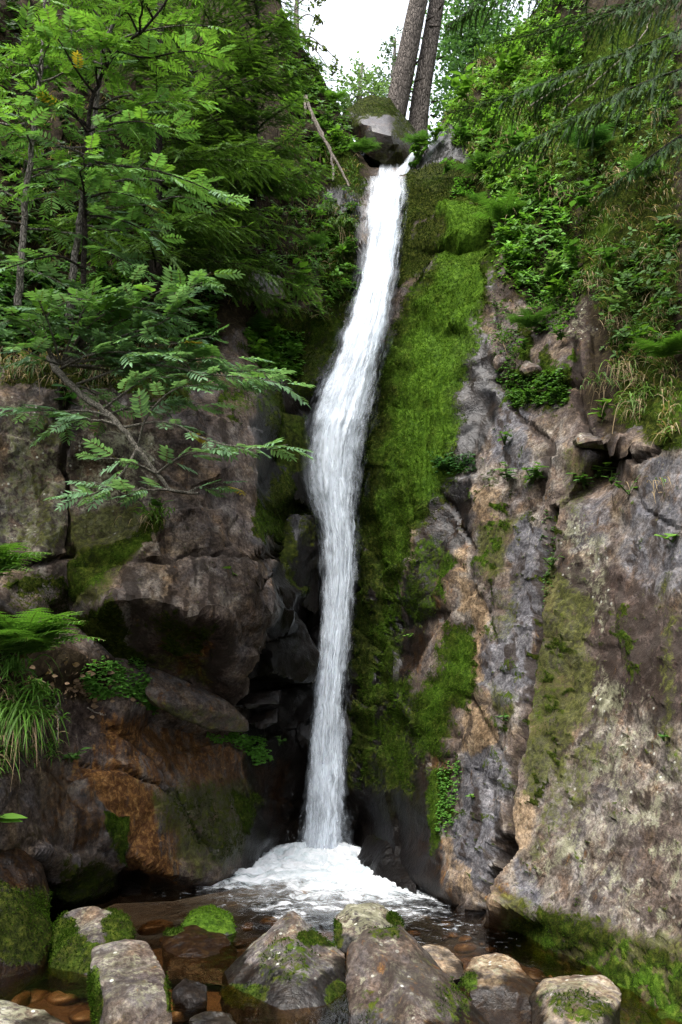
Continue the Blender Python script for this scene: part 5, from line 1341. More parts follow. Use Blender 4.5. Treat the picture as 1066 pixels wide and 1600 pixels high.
def spruce(trunk, r0, label, seed, boughs, group, tip_new=.75, dense=1.0, wid=.42, hang=.35, twig=.145):
    r = np.random.default_rng(seed)
    T = spline(W3(trunk), 30); base = T[0].copy()
    root = empty('spruce_tree', tuple(base)); tag(root, label, 'tree', group)
    a = Acc(); a.add(*tube(T, np.linspace(r0, r0 * .4, 30), 9)); link('trunk', a.mesh('trunk', BARK_DARK, origin=base), root)
    for P in boughs(r, T):
        a, w = Acc(), Acc(); bough(a, w, P, r, tip_new=tip_new, dense=dense, wid=wid, hang=hang, twig=twig)
        b = link('bough', w.mesh('bough', BARK_DARK, origin=base), root)
        tag(link('foliage', a.mesh('foliage', NEEDLE, False, origin=base), b), kind='stuff')
    return root
def whorls(n, i0, i1, lo, hi, fr=(0, 2 * math.pi)):
    def f(r, T):
        out = []
        for k in range(n):
            i = int(i0 + (i1 - i0) * (k + r.random()) / n); az = r.uniform(*fr)
            L = r.uniform(lo, hi) * (1.15 - .5 * i / 30)
            t = np.linspace(0, 1, 14)[:, None]; d = np.array([math.cos(az), math.sin(az), .12])
            out.append(T[i] + d * L * t + np.array([0, 0, -.5 * L]) * t ** 1.7 + np.array([0, 0, .16 * L]) * t ** 4)
        return out
    return f
spruce([(243, 500, 8.2), (244, 400, 8.2), (246, 250, 8.3), (250, 50, 8.4), (255, -250, 8.6)], .075, 'young spruce with a dark trunk behind the rowans on the left', 61, whorls(48, 6, 27, .8, 1.7), 'spruces on the left slope', dense=1.3)
spruce([(395, 330, 9.4), (398, 200, 9.4), (402, 50, 9.5), (410, -250, 9.8)], .045, 'bushy spruce overhanging the cleft, left of the thin dead sticks', 62, whorls(64, 1, 27, .7, 1.35, (-3.3, -.55)), 'spruces on the left slope', dense=1.6)
spruce([(330, 470, 8.6), (332, 380, 8.6), (338, 250, 8.7), (345, 120, 8.8)], .05, 'small spruce with fresh green tips between rowan sprays and the cleft', 63, whorls(34, 3, 28, .6, 1.15), 'spruces on the left slope', tip_new=.5)
def right_boughs(r, T):
    L = [[(1120, -60, 6.6), (1000, 0, 6.6), (880, 40, 6.8), (770, 70, 7.0)], [(1120, 20, 6.5), (1010, 70, 6.4), (900, 110, 6.5), (800, 150, 6.6), (700, 178, 6.8)], [(1130, 90, 6.4), (1030, 120, 6.2), (930, 165, 6.2), (840, 215, 6.3), (770, 250, 6.4)],
         [(1120, -120, 6.8), (1000, -80, 6.8), (870, -40, 7.0), (760, 0, 7.2), (700, 40, 7.3)], [(1130, -20, 6.0), (1050, -10, 5.8), (960, 20, 5.7), (870, 60, 5.8)], [(1130, 180, 6.4), (1060, 215, 6.3), (990, 265, 6.3), (930, 310, 6.4)]]
    return [spline(W3(b), 18) for b in L]
spruce([(1135, 500, 6.6), (1135, 300, 6.6), (1132, 100, 6.6), (1130, -300, 6.7)], .09, 'grey-green spruce whose long boughs hang in from the upper right corner', 64, right_boughs, None, tip_new=.10, dense=2.2, wid=.24, hang=.6, twig=.085)

# ------------------------------------------------------------------ twin trees at the head of the fall, thin trees on the crest
def trunk_tree(name, stems, label, mat, group=None, flare=1.5):
    base = at(*stems[0][0][0]); root = empty(name, tuple(base)); tag(root, label, 'tree', group)
    for pts, ra, rb in stems:
        P = spline(W3(pts), 60); t = np.linspace(0, 1, 60)
        rad = (ra + (rb - ra) * t) * (1 + (flare - 1) * np.exp(-t * 14)) 
        V, Fc, C = tube(P, rad, 26)
        V = V + 0.012 * fbm(V * np.array([1, 1, .4]), 9, 3, 77)[:, None] * unit(np.array([0.3, -1, 0]))
        link('trunk', mesh_np('trunk', V - base, Fc, {'tint': C}, mat), root)
        rs = np.random.default_rng(int(ra * 1000))
        for _ in range(9):
            i = int(rs.uniform(8, 50)); az = rs.uniform(0, 6.3); d_ = np.array([math.cos(az), math.sin(az), rs.uniform(-.2, .3)])
            L_ = rad[i] + rs.uniform(.05, .3); q_ = np.linspace(.6, 1, 5)[:, None]
            ab = Acc(); ab.add(*tube(P[i] + d_ * L_ * q_ * np.array([1, 1, 1]) - base, np.linspace(.022, .008, 5), 5)); link('branch_stub', ab.mesh('branch_stub', BARK_DARK), root)
    return root
trunk_tree('conifer_tree', [([(600, 260, 13.2), (612, 205, 13.2), (621, 160, 13.2), (634, 100, 13.2), (646, 40, 13.2), (660, -30, 13.2), (690, -200, 13.3)], .205, .145)], 'left and thicker of the twin grey trunks above the fall', BARK_SPRUCE, 'twin trees above the fall', 1.3)
trunk_tree('conifer_tree', [([(650, 260, 13.45), (653, 200, 13.45), (658, 150, 13.45), (668, 90, 13.45), (678, 30, 13.45), (690, -40, 13.45), (715, -200, 13.5)], .178, .12)], 'right and thinner of the twin grey trunks above the fall', BARK_SPRUCE, 'twin trees above the fall', 1.35)

def clump_tree(name, trunk, r0, blobs, label, seed, col, leaf=.07, dens=520, group=None, conifer=False, mat=LEAF):
    """Tree with limbs to each leaf clump; leaves spread through the clumps."""
    r = np.random.default_rng(seed)
    T = spline(W3(trunk), 20); base = T[0].copy()
    root = empty(name, tuple(base)); tag(root, label, 'tree', group)
    a = Acc(); a.add(*tube(T, np.linspace(r0, r0 * .3, 20), 7))
    b = Acc(); TM = (OVATE[0] * np.array([1.2, 1, 1]), OVATE[1])
    for (px, py, Y, rad) in blobs:
        c = at(px, py, Y); i = np.argmin(np.linalg.norm(T - c, axis=1) + (T[:, 2] > c[2]) * .6)
        t = np.linspace(0, 1, 8)[:, None]
        a.add(*tube(T[i] * (1 - t) + c * t + np.array([0, 0, .12]) * np.sin(t * 3.1), np.linspace(r0 * .3, .006, 8), 5))
        n = int(dens * rad ** 2 / .25) + 12
        sub = c + r.normal(size=(max(4, n // 14), 3)) * rad * np.array([.52, .52, .34])
        p = sub[r.integers(len(sub), size=n)] + r.normal(size=(n, 3)) * rad * .13
        d = r.normal(size=(n, 3)) * np.array([1, 1, .5]); up = r.normal(size=(n, 3)) * .5 + np.array([0, -.3, 1])
        if conifer: d[:, 2] -= .5
        b.put(TM, frames(d, up), p, leaf * r.uniform(.7, 1.3, n), np.asarray(col) * r.uniform(.7, 1.35, (n, 1)))
    link('trunk', a.mesh('trunk', BARK_GREY, origin=base), root)
    tag(link('crown', b.mesh('crown', mat, False, origin=base), root), kind='stuff')
    return root
clump_tree('broadleaf_tree', [(560, 215, 17), (562, 150, 17), (566, 100, 17.2)], .09, [(545, 150, 16.8, .5), (575, 132, 17, .6), (560, 165, 16.5, .5), (535, 165, 16.6, .4), (590, 150, 17, .5), (570, 115, 17.2, .32)], 'small pale tree beyond the chockstone, left of the twin trunks', 71, (.09, .15, .06), dens=330, group='trees beyond the fall')
clump_tree('broadleaf_tree', [(612, 215, 20), (614, 130, 20), (618, 60, 20.2)], .10, [(606, 120, 20, .5), (600, 150, 20, .6), (622, 85, 20, .42), (612, 62, 20, .3), (585, 135, 20, .45), (628, 130, 20, .5)], 'wispy pale tree half hidden behind the twin trunks', 72, (.075, .12, .07), dens=260, group='trees beyond the fall')
clump_tree('conifer_tree', [(735, 215, 15), (737, 80, 15), (740, -120, 15.2)], .13, [(735, 60, 15, .8), (720, 110, 14.8, .8), (755, 20, 15, .8), (712, 150, 14.5, .6), (750, 90, 14.8, .9), (730, 0, 15, .7), (770, 60, 14.8, .8), (745, -50, 15, .7), (705, 185, 14.2, .45), (718, 60, 15, .5)], 'bushy bluish tree right of the twin trunks', 73, (.075, .16, .055), dens=520, group='trees beyond the fall')
clump_tree('birch_tree', [(464, 60, 12.4), (463, 20, 12.4), (466, -30, 12.4), (472, -120, 12.4)], .055, [(495, 30, 12.4, .16), (505, 75, 12.3, .14), (492, 105, 12.2, .16), (500, 5, 12.4, .18), (528, 95, 12.2, .08), (515, 110, 12.2, .1), (478, 60, 12.3, .25)], 'thin leaning tree with sparse leaves on the left crest against the sky', 74, (.10, .13, .05), leaf=.055, dens=380)

# ------------------------------------------------------------------ dead sticks
def stick(pts, ra, rb, label, mat=BARK_DEAD, name='dead_branch', group='dead branches on the rocks'):
    P = spline(W3(pts), 24); base = P[0].copy()
    a = Acc(); a.add(*tube(P + 0.006 * rng.normal(size=P.shape), np.linspace(ra, rb, 24), 6))
    return tag(link(name, a.mesh(name, mat, origin=base), None, tuple(base)), label, 'branch', group)
stick([(478, 150, 10.7), (490, 185, 10.6), (505, 215, 10.5), (525, 250, 10.35), (546, 290, 10.2)], .024, .014, 'long bleached dead branch leaning down to the lip of the fall')
stick([(484, 170, 10.65), (505, 212, 10.5), (518, 240, 10.4), (521, 282, 10.25)], .022, .014, 'bleached dead branch forking off below the longest one near the fall')
stick([(477, 150, 11.1), (477, 178, 11.0)], .018, .016, 'short upright dead stub beside the bleached branches')
stick([(830, 165, 8.6), (870, 140, 8.3), (930, 110, 8.1)], .010, .006, 'thin dead twig crossing in front of the right herb slope')
stick([(880, 170, 8.0), (940, 120, 7.9), (1000, 60, 7.8), (1020, 20, 7.8)], .010, .006, 'long dead twig rising through the dark boughs, upper right')
stick([(90, 1100, 6.3), (92, 1130, 6.3), (88, 1160, 6.25)], .006, .004, 'pale dead stalk among litter on the left bank')
stick([(130, 1103, 6.85), (150, 1112, 6.85), (166, 1117, 6.8)], .006, .003, 'short curved twig lying on the tawny slab')
# ------------------------------------------------------------------ ferns, herbs, grass
FR_MESH = {}
def frond_mesh(key, col):
    if key not in FR_MESH:
        FR_MESH[key] = []
        for k in range(3):
            V, Fc, C = frond(90 + k, np.asarray(col))
            FR_MESH[key].append(mesh_np('frond', V, Fc, {'tint': C}, LEAF, False))
    return FR_MESH[key]
PIN_MESH = {}
FERN_COL = {'bright': (.066, .150, .024), 'mid': (.045, .105, .022), 'dark': (.030, .080, .020)}
def fern(px, py, size, n, label, seed, key='mid', spread=1.0, lean=(0, 0), off=0.0, elev=(.25, .95)):
    r = np.random.default_rng(seed)
    p, nm = surf(px, py); p, nm = p[0] + nm[0] * off, nm[0]
    root = empty('fern', tuple(p)); tag(root, label, 'fern', 'ferns on the rocks')
    ms = frond_mesh(key, FERN_COL[key])
    for k in range(n):
        az = math.pi + (k + .5) / n * math.pi * spread + r.normal(0, .18) + (1 - spread) * math.pi / 2     # fan out towards the open side
        d = np.array([math.cos(az) + lean[0], math.sin(az) * .9 + nm[1] * .3, r.uniform(*elev) + lean[1]])
        R = frames(unit(d)[None], np.array([[0, -.15, 1.]]))[0]
        o = link('frond', ms[k % 3], root); o.matrix_local = mat4(R, np.zeros(3), size * r.uniform(.75, 1.15))
    return root
fern(22, 1040, .60, 18, 'large bright fern on the left ledge above the long grass', 1, 'bright', lean=(.15, .25), off=.08, elev=(.1, 1.3))
fern(-35, 920, .60, 9, 'fern reaching in from the left edge beside the lichened face', 2, 'bright', lean=(.8, .2), off=.05)
fern(398, 520, .36, 7, 'shaded fern in the hollow left of the fall, below the leafy herb', 3, 'mid', off=.03)
fern(560, 245, .34, 7, 'fern tuft on the left lip of the fall', 4, 'mid', lean=(.2, -.3), off=.05)
fern(517, 165, .38, 5, 'small fern on the left crest below the sky', 5, 'bright', lean=(.4, -.1), off=.05)
fern(662, 205, .40, 7, 'fern at the foot of the twin trunks', 6, 'mid', lean=(-.1, 0), off=.1)
fern(832, 520, .34, 7, 'fern on the rock shelf right of the moss curtain', 7, 'mid', lean=(-.2, .1), off=.03)
fern(1052, 585, .42, 8, 'lush fern at the right edge above the hanging straw', 8, 'bright', lean=(-.3, .1), off=.05)
fern(798, 365, .45, 8, 'bright fern right of the topmost moss cushion', 9, 'bright', off=.05)
fern(752, 280, .40, 6, 'fern under the right bank beside the dark hollow', 10, 'mid', off=.05)
fern(745, 330, .25, 4, 'tiny fern at the upper rim of the moss cushion', 12, 'mid', off=.03)
fern(930, 255, .45, 7, 'shaded fern under the drooping spruce boughs', 13, 'dark', off=.1)
fern(860, 180, .5, 8, 'fern half way up the right herb slope', 14, 'mid', off=.1)
fern(1010, 300, .35, 6, 'fern on the mossy bank at the right below the boughs', 15, 'mid', off=.05)
fern(490, 400, .30, 6, 'small fern over the black rock left of the fall', 16, 'mid', off=.05)

OV_MESH = {}
def ov_mesh(key, col, tm=OVATE, wide=1.0):
    if key not in OV_MESH:
        V = tm[0] * np.array([wide, 1, 1])
        OV_MESH[key] = mesh_np('leaf', V, tm[1], {'tint': np.tile(np.asarray(col, float), (len(V), 1))}, LEAF, False)
    return OV_MESH[key]
ov_mesh('bright', (.085, .18, .025)); ov_mesh('mid', (.055, .13, .025)); ov_mesh('dark', (.03, .085, .022)); ov_mesh('pale', (.10, .17, .06))
def herb(px, py, h, n, label, seed, key='mid', leaf=.09, stems=4, off=.0, tall=1.0):
    """Leafy herb: several stems, each with paired leaves."""
    r = np.random.default_rng(seed)
    p, nm = surf(px, py); p, nm = p[0] + nm[0] * off, nm[0]
    root = empty('leafy_plant', tuple(p)); tag(root, label, 'plant', 'leafy plants on the rocks')
    per = max(2, n // stems)
    for s in range(stems):
        d = unit(np.array([r.normal(0, .45), -.45 + r.normal(0, .3), 1.0 * tall]) + .3 * nm)
        t = np.linspace(0, 1, 8)[:, None]; P = d * h * r.uniform(.7, 1.1) * t + np.array([0, -.2, -.25]) * h * t ** 2
        a = Acc(); a.add(*tube(P, np.linspace(.005, .002, 8), 4, (.06, .10, .03))); link('stem', a.mesh('stem', LEAF), root)
        for k in range(per):
            u = .3 + .7 * (k + r.random() * .5) / per; q = P[min(7, int(u * 7))]
            az = r.uniform(0, 2 * math.pi); dd = np.array([math.cos(az), math.sin(az) - .35, r.uniform(-.1, .5)])
            R = frames(unit(dd)[None], np.array([[r.normal(0, .2), -.3, 1]]))[0]
            o = link('leaf', OV_MESH[key], root); o.matrix_local = mat4(R, q, leaf * r.uniform(.65, 1.25))
    return root
HERBS = [
 (468, 470, .50, 40, 'tall leafy herb with bright leaves left of the fall, above the dark hollow', 'bright', .13, 6), (840, 760, .30, 26, 'broad-leaved herb sprouting from the joint above the great slab', 'mid', .12, 4),
 (800, 755, .22, 16, 'low herb just left of the broad-leaved one at the joint', 'mid', .11, 3), (700, 738, .14, 30, 'patch of dark glossy leaves on the moss curtain', 'dark', .06, 8),
 (830, 630, .16, 40, 'leafy cushion on the shelf below the rock fern', 'mid', .06, 8), (870, 625, .14, 24, 'small leafy cushion at the right end of the shelf', 'mid', .06, 6), (915, 768, .26, 18, 'weedy plant rooted in the dark crack right of the joint', 'mid', .09, 4),
 (945, 665, .22, 12, 'light green herb under the overhang at the right', 'bright', .11, 3), (925, 745, .2, 10, 'small herb low in the crack under the overhang', 'bright', .10, 2), (990, 775, .2, 10, 'little herb above the pale grey face at the right', 'mid', .08, 3),
 (975, 500, .24, 20, 'grey-green leafy sprig over hanging straw at the right', 'pale', .12, 3), (855, 445, .36, 26, 'slender herb leaning over the stepped rocks', 'pale', .12, 4), (900, 420, .3, 20, 'herb beside the brown mossy bank on the right slope', 'mid', .11, 4),
 (740, 175, .5, 34, 'lush herb beside the twin trunks on the right bank', 'bright', .15, 6), (765, 225, .5, 34, 'herb overhanging the dark hollow right of the lip', 'bright', .14, 6), (800, 140, .6, 40, 'tall herb clump high on the right bank', 'bright', .15, 7),
 (805, 260, .5, 34, 'leafy herb clump in the middle of the right bank', 'mid', .14, 6), (845, 320, .42, 30, 'herb clump above the stepped rocks', 'mid', .13, 5), (780, 305, .36, 26, 'herb clump right of the upper moss cushion', 'bright', .12, 5),
 (880, 110, .55, 34, 'herb clump behind the dead twig, upper right', 'mid', .15, 6), (920, 340, .4, 24, 'herb clump on the brown bank under the boughs', 'mid', .12, 5), (960, 430, .3, 18, 'herb on the brown mossy bank at the right', 'mid', .12, 4),
 (870, 890, .16, 14, 'tiny plant growing out of the long joint', 'mid', .05, 4), (800, 1130, .10, 10, 'tiny seedling tuft low in the long joint', 'mid', .05, 3), (1062, 850, .12, 6, 'bright seedling on the right picture edge', 'bright', .09, 2),
 (355, 905, .12, 3, 'single green seedling on the face of the big block', 'bright', .10, 1), (95, 635, .22, 14, 'dark ivy-like plant at the top of the crack in the lichened face', 'dark', .13, 3), (105, 670, .18, 10, 'second dark plant lower in the same crack', 'dark', .12, 3),
 (250, 800, .16, 12, 'small plant on the ridge of the big block', 'mid', .09, 4), (-5, 1285, .16, 6, 'round-leaved plant at the left edge below the straw', 'bright', .14, 3), (110, 1190, .16, 16, 'small weeds on the left bank under the litter', 'mid', .07, 4),
 (420, 545, .3, 36, 'bright leafy patch in the hollow left of the fall', 'bright', .10, 7), (450, 570, .24, 30, 'leafy patch close to the fall below the hollow', 'mid', .09, 6), (395, 570, .24, 26, 'leafy patch over the top corner of the big block', 'bright', .09, 6),
 (330, 520, .3, 24, 'small bilberry-like bush right of the rowan sprays', 'bright', .07, 7), (645, 1000, .12, 10, 'sprig of leaves in the moss beside the rust streaks', 'bright', .05, 3), (745, 1250, .08, 4, 'single seedling on the bare rib', 'bright', .07, 1), (1050, 1165, .1, 5, 'small seedling on the dark stain at the right edge', 'mid', .07, 2),
 (825, 555, .16, 22, 'leafy tuft under the rock fern beside the angular block', 'mid', .07, 5), (795, 700, .16, 16, 'little plant between the shelf and the broad-leaved herb', 'mid', .07, 4), (885, 545, .2, 20, 'leafy tuft against the brown rock column', 'mid', .08, 5),
 (870, 470, .26, 24, 'leafy tuft left of the half dead grass on the stepped rocks', 'bright', .10, 5), (815, 430, .26, 26, 'fresh leafy tuft beside the right rim of the moss', 'bright', .09, 6), (800, 395, .24, 26, 'fresh leafy tuft below the bright fern', 'bright', .09, 6),
 (1020, 560, .3, 22, 'leafy tuft left of the lush right-edge fern', 'bright', .11, 5), (960, 760, .14, 10, 'tiny plant at the foot of the overhang', 'mid', .06, 3), (530, 235, .3, 26, 'leafy tuft between the bleached branches and the lip', 'bright', .09, 6), (545, 400, .2, 18, 'wet leafy tuft hanging at the left rim of the fall', 'mid', .08, 4),
 (688, 232, .34, 34, 'leafy tuft trailing over the dark overhang right of the spout', 'bright', .10, 7), (722, 238, .34, 34, 'leafy tuft on the overhang between spout and upper right herbs', 'mid', .10, 7),
 (425, 1165, .16, 12, 'small herb beside the black recess at the foot of the fall', 'mid', .06, 3), (655, 235, .3, 22, 'leafy tuft hanging right of the side spout', 'bright', .11, 5), (700, 280, .2, 22, 'leafy tuft on the mossy boulder right of the lip', 'mid', .09, 5),
]
for i, (px, py, h, n, lab, key, lf, st) in enumerate(HERBS):
    herb(px, py, h, n, lab, 300 + i, key, lf, st, off=.06 if py < 620 else .02)

def grass(px, py, n, L, label, seed, col=(.07, .15, .02), dry=0.0, hang=.6, off=.02, wide=.006, spread=.08, stand=.9):
    r = np.random.default_rng(seed)
    p, nm = surf(px, py); p, nm = p[0] + nm[0] * off, nm[0]
    root = empty('grass_tuft', tuple(p)); tag(root, label, 'grass', 'grass tufts on the rocks')
    for nm_, cnt, c, hg, m_ in (('blades', int(n * (1 - dry)), np.array(col), hang, BLADE), ('dry_blades', int(n * dry), np.array([.20, .15, .085]), 1.5, DRY)):
        if cnt < 1: continue
        t = np.linspace(0, 1, 6)
        a = Acc()
        d = np.stack([r.normal(0, .5, cnt), -np.abs(r.normal(.45, .3, cnt)), np.full(cnt, stand if m_ is BLADE else .25) + r.normal(0, .2, cnt)], -1)
        d /= np.linalg.norm(d, axis=1, keepdims=True); ln = L * r.uniform(.4, 1.1, cnt) * (1 if m_ is BLADE else .62)
        s0 = np.stack([r.normal(0, spread, cnt), r.normal(0, spread * .4, cnt), r.normal(0, spread * .35, cnt)], -1)
        P = s0[:, None] + (d[:, None] * t[None, :, None] + np.array([0, -.12, -1.0]) * (hg * t ** 2)[None, :, None]) * ln[:, None, None]
        side = np.cross(d, np.stack([r.normal(0, .6, cnt), np.full(cnt, -1.), r.normal(0, .6, cnt)], -1)); side /= np.linalg.norm(side, axis=1, keepdims=True)
        w = wide * (1 if m_ is BLADE else .6) * np.array([.7, 1, 1, .85, .55, .08])
        V = np.stack([P - side[:, None] * w[None, :, None], P + side[:, None] * w[None, :, None]], 2).reshape(cnt, 12, 3)
        Fq = np.array([(2 * k, 2 * k + 1, 2 * k + 3, 2 * k + 2) for k in range(5)])
        C = c * r.uniform(.65, 1.35, (cnt, 1))
        a.add(V.reshape(-1, 3), (Fq[None] + (np.arange(cnt) * 12)[:, None, None]).reshape(-1, 4), np.repeat(C, 12, 0))
        tag(link(nm_, a.mesh(nm_, m_, False), root), kind='stuff')
    return root
GR = [
 (28, 1120, 220, .50, 'long green grass tuft with a straw skirt on the left bank', .3, (.06, .135, .016), 1.1), (60, 1085, 90, .34, 'short grass just right of the big left tuft', 0, (.07, .16, .02), .8), (20, 1045, 70, .36, 'grass growing among the stems of the large fern', 0, (.06, .14, .02), .9),
 (985, 575, 80, .42, 'straw-coloured tuft hanging down the bank at the right', .85, (.07, .12, .02), 1.2), (985, 285, 80, .40, 'brown withered tuft hanging under the fern at the right', .9, (.05, .09, .02), 1.4), (845, 478, 70, .26, 'short tuft with pale dead blades on the stepped rocks', .45, (.07, .15, .03), .9),
 (935, 452, 70, .3, 'half dead tuft at the edge of the brown bank', .6, (.06, .13, .02), 1.0), (970, 505, 50, .34, 'withered blades dangling below the grey-green sprig', .9, (.06, .1, .02), 1.3), (535, 365, 90, .40, 'grass tuft at the left rim of the fall', .25, (.085, .15, .03), 1.0),
 (515, 335, 60, .35, 'grass over the black rock left of the fall', .3, (.08, .14, .03), 1.1), (760, 95, 90, .6, 'tall dry grass high on the right bank', .5, (.08, .15, .03), .8), (800, 215, 110, .55, 'grass strip running down the right bank', .4, (.08, .16, .025), 1.0),
 (830, 170, 90, .5, 'grass tuft under the dead twig on the right bank', .4, (.075, .15, .025), .9), (870, 300, 80, .4, 'grass above the stepped rocks', .3, (.08, .15, .03), .9), (820, 350, 60, .3, 'small grass tuft left of the stepped rocks', .2, (.08, .16, .03), .8),
 (900, 310, 60, .35, 'drooping tuft at the top of the brown bank', .5, (.08, .14, .03), 1.0), (1010, 640, 70, .36, 'grass curtain below the right-edge fern', .55, (.08, .14, .03), 1.2), (1045, 760, 30, .2, 'few dry blades on the pale grey face', .8, (.07, .12, .03), 1.0), (945, 600, 60, .3, 'tuft left of the hanging straw', .5, (.07, .13, .03), 1.1),
 (240, 815, 60, .2, 'thin grass on the sloping ridge of the big block', .3, (.07, .14, .02), .8), (150, 590, 90, .3, 'dead grass fringe under the rowan stems', .7, (.05, .10, .02), 1.4), (300, 575, 70, .28, 'dead grass fringe over the top of the big block', .7, (.05, .10, .02), 1.4), (40, 590, 70, .3, 'dead grass fringe above the lichened face', .7, (.05, .10, .02), 1.4),
 (480, 430, 60, .3, 'grass behind the tall leafy herb', .2, (.07, .14, .03), .9), (790, 540, 40, .2, 'little grass tuft at the edge of the moss curtain', .1, (.07, .15, .02), .8), (1030, 180, 60, .4, 'pale dead grass under the dark boughs, far right', .8, (.05, .09, .02), 1.2), (490, 245, 60, .35, 'grass below the bleached branches', .3, (.08, .15, .02), .9)]
for i, (px, py, n, L, lab, dry, col, hg) in enumerate(GR):
    grass(px, py, n, L, lab, 500 + i, col, dry, hg)

# carpets of tiny round leaves
def carpet(pts, n, label, seed, col=(.085, .21, .032), size=.024, lift=.055):
    r = np.random.default_rng(seed); pts = np.array(pts, float)
    lo, hi = pts.min(0), pts.max(0)
    X = r.uniform(lo[0], hi[0], n * 4); Y = r.uniform(lo[1], hi[1], n * 4)
    k = poly(X, Y, [tuple(p) for p in pts], 4) > r.random(n * 4); X, Y = X[k][:n], Y[k][:n]
    p, nm = surf(X, Y); m = len(X)
    mound = 0.6 + 0.5 * noise(p, 6, seed)
    p = p + nm * (lift * r.uniform(.2, 1.2, m) * mound)[:, None] + np.array([0, 0, 1]) * (lift * .8 * r.random(m))[:, None]
    a = Acc(); base = p.mean(0)
    for j in range(3):
        az = j * 2.1 + r.uniform(0, 6.3, m)
        d = np.stack([np.cos(az), np.sin(az), r.normal(0, .2, m)], -1)
        up = nm * .5 + np.array([0, -.3, 1.]) + r.normal(0, .25, (m, 3))
        a.put(ROUND, frames(d, up), p, size * r.uniform(.7, 1.25, m), np.asarray(col) * r.uniform(.6, 1.4, (m, 1)))
    o = link('ground_cover', a.mesh('ground_cover', LEAF, False, origin=base), None, tuple(base))
    return tag(o, label, 'ground cover', kind='stuff')
carpet([(120, 1042), (150, 1050), (185, 1068), (205, 1058), (228, 1085), (228, 1112), (195, 1100), (160, 1085), (125, 1065)], 1100, 'carpet of small round bright leaves on the ledge above the tawny slab', 600)
carpet([(182, 1040), (215, 1025), (222, 1045), (200, 1062)], 180, 'small spill of round leaves under the overhanging block', 601)
carpet([(325, 1142), (350, 1146), (405, 1158), (416, 1185), (400, 1197), (360, 1170), (330, 1155)], 520, 'carpet of round leaves on the wet slab near the fall', 602)
carpet([(680, 720), (740, 712), (745, 742), (690, 745)], 260, 'round leaves edging the moss curtain', 603, (.03, .09, .02))
carpet([(795, 590), (885, 585), (890, 635), (800, 640)], 700, 'low round leaves covering the rock shelf on the right', 604, (.075, .17, .03), .028)
carpet([(715, 290), (740, 285), (745, 320), (705, 320)], 160, 'round leaves on the mossy boulder beside the lip', 605)
carpet([(640, 190), (670, 185), (665, 240), (645, 235)], 200, 'round leaves over the right side of the chockstone', 606)
carpet([(690, 1210), (725, 1190), (715, 1290), (690, 1310)], 260, 'round leaves hanging among the rust streaks, lower right of the fall', 607, (.06, .15, .02), .018)
carpet([(40, 1075), (80, 1070), (85, 1120), (45, 1120)], 200, 'low green weeds beside the long grass tuft', 608, (.06, .14, .02), .018)
carpet([(370, 520), (470, 520), (470, 590), (400, 590)], 700, 'leafy ground cover in the hollow left of the fall', 609, (.09, .21, .03), .04)

carpet([(780, 310), (830, 300), (850, 420), (810, 470), (785, 440)], 600, 'fresh small leaves along the right rim of the moss', 610, (.10, .22, .03), .035)
carpet([(820, 440), (910, 430), (900, 520), (830, 525)], 420, 'small leaves among the stepped rocks on the right', 611, (.08, .18, .03), .03)
carpet([(780, 480), (815, 500), (800, 640), (775, 600)], 260, 'thin leaf cover in the crack beside the moss curtain', 612, (.05, .12, .02), .022)
carpet([(850, 800), (872, 800), (868, 930), (850, 960)], 150, 'green film of tiny leaves in the long joint', 613, (.045, .10, .02), .016, .02)
# undergrowth covering the slopes
HERB_T = None
def herb_template(seed, col):
    r = np.random.default_rng(seed); it = []
    for k in range(9):
        az = k * 2.4; e = r.uniform(-.1, .7); L = r.uniform(.5, 1.0)
        M = rotz(az) @ rotx(e)
        it.append((OVATE, M, np.array([0, 0, .25 * r.random()]) + M @ np.array([0, .25 * r.random(), 0]), L * .75, col * r.uniform(.7, 1.3)))
    return join_tmpl(it)
def undergrowth(regions, label, seed):
    r = np.random.default_rng(seed); a = Acc(); tm = [herb_template(seed + k, np.ones(3)) for k in range(3)]
    for pts, n, size, col in regions:
        pts = np.array(pts, float); lo, hi = pts.min(0), pts.max(0)
        X = r.uniform(lo[0], hi[0], n * 4); Y = r.uniform(lo[1], hi[1], n * 4)
        k = (poly(X, Y, [tuple(p) for p in pts], 15) > r.random(n * 4)) & (noise(np.stack([X, Y], -1), 1 / 38., seed) > -.25)
        X, Y = X[k][:n], Y[k][:n]; p, nm = surf(X, Y); m = len(X)
        p = p + nm * (r.random(m) ** 2 * .18)[:, None]
        up = nm * .6 + np.array([0, -.1, .9]) + r.normal(0, .25, (m, 3))
        az = r.uniform(0, 6.3, m); d = np.stack([np.cos(az), np.sin(az), 0 * az], -1)
        R = frames(d, up); R = np.stack([R[:, :, 0], np.cross(up / np.linalg.norm(up, axis=1, keepdims=True), R[:, :, 0]), up / np.linalg.norm(up, axis=1, keepdims=True)], -1)
        w = r.integers(3, size=m)
        for t in range(3):
            q = w == t
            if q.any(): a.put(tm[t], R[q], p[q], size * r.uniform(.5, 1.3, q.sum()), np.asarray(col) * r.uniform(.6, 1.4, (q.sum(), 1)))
    base = a.data()[0].mean(0)
    return tag(link('undergrowth', a.mesh('undergrowth', LEAF, False, origin=base), None, tuple(base)), label, 'undergrowth', kind='stuff')
undergrowth([([(690, 190), (760, 90), (850, 0), (920, 0), (900, 120), (850, 260), (800, 350), (770, 290), (720, 240)], 2500, .075, (.09, .18, .03)),
             ([(850, 260), (920, 120), (1066, 60), (1066, 250), (920, 320)], 500, .07, (.055, .115, .022)), ([(780, 330), (880, 300), (910, 430), (830, 480), (790, 420)], 520, .09, (.085, .19, .03)),
             ([(920, 420), (1066, 350), (1066, 560), (960, 560)], 200, .09, (.05, .11, .02))], 'dense low herbs covering the right bank above the moss', 700)
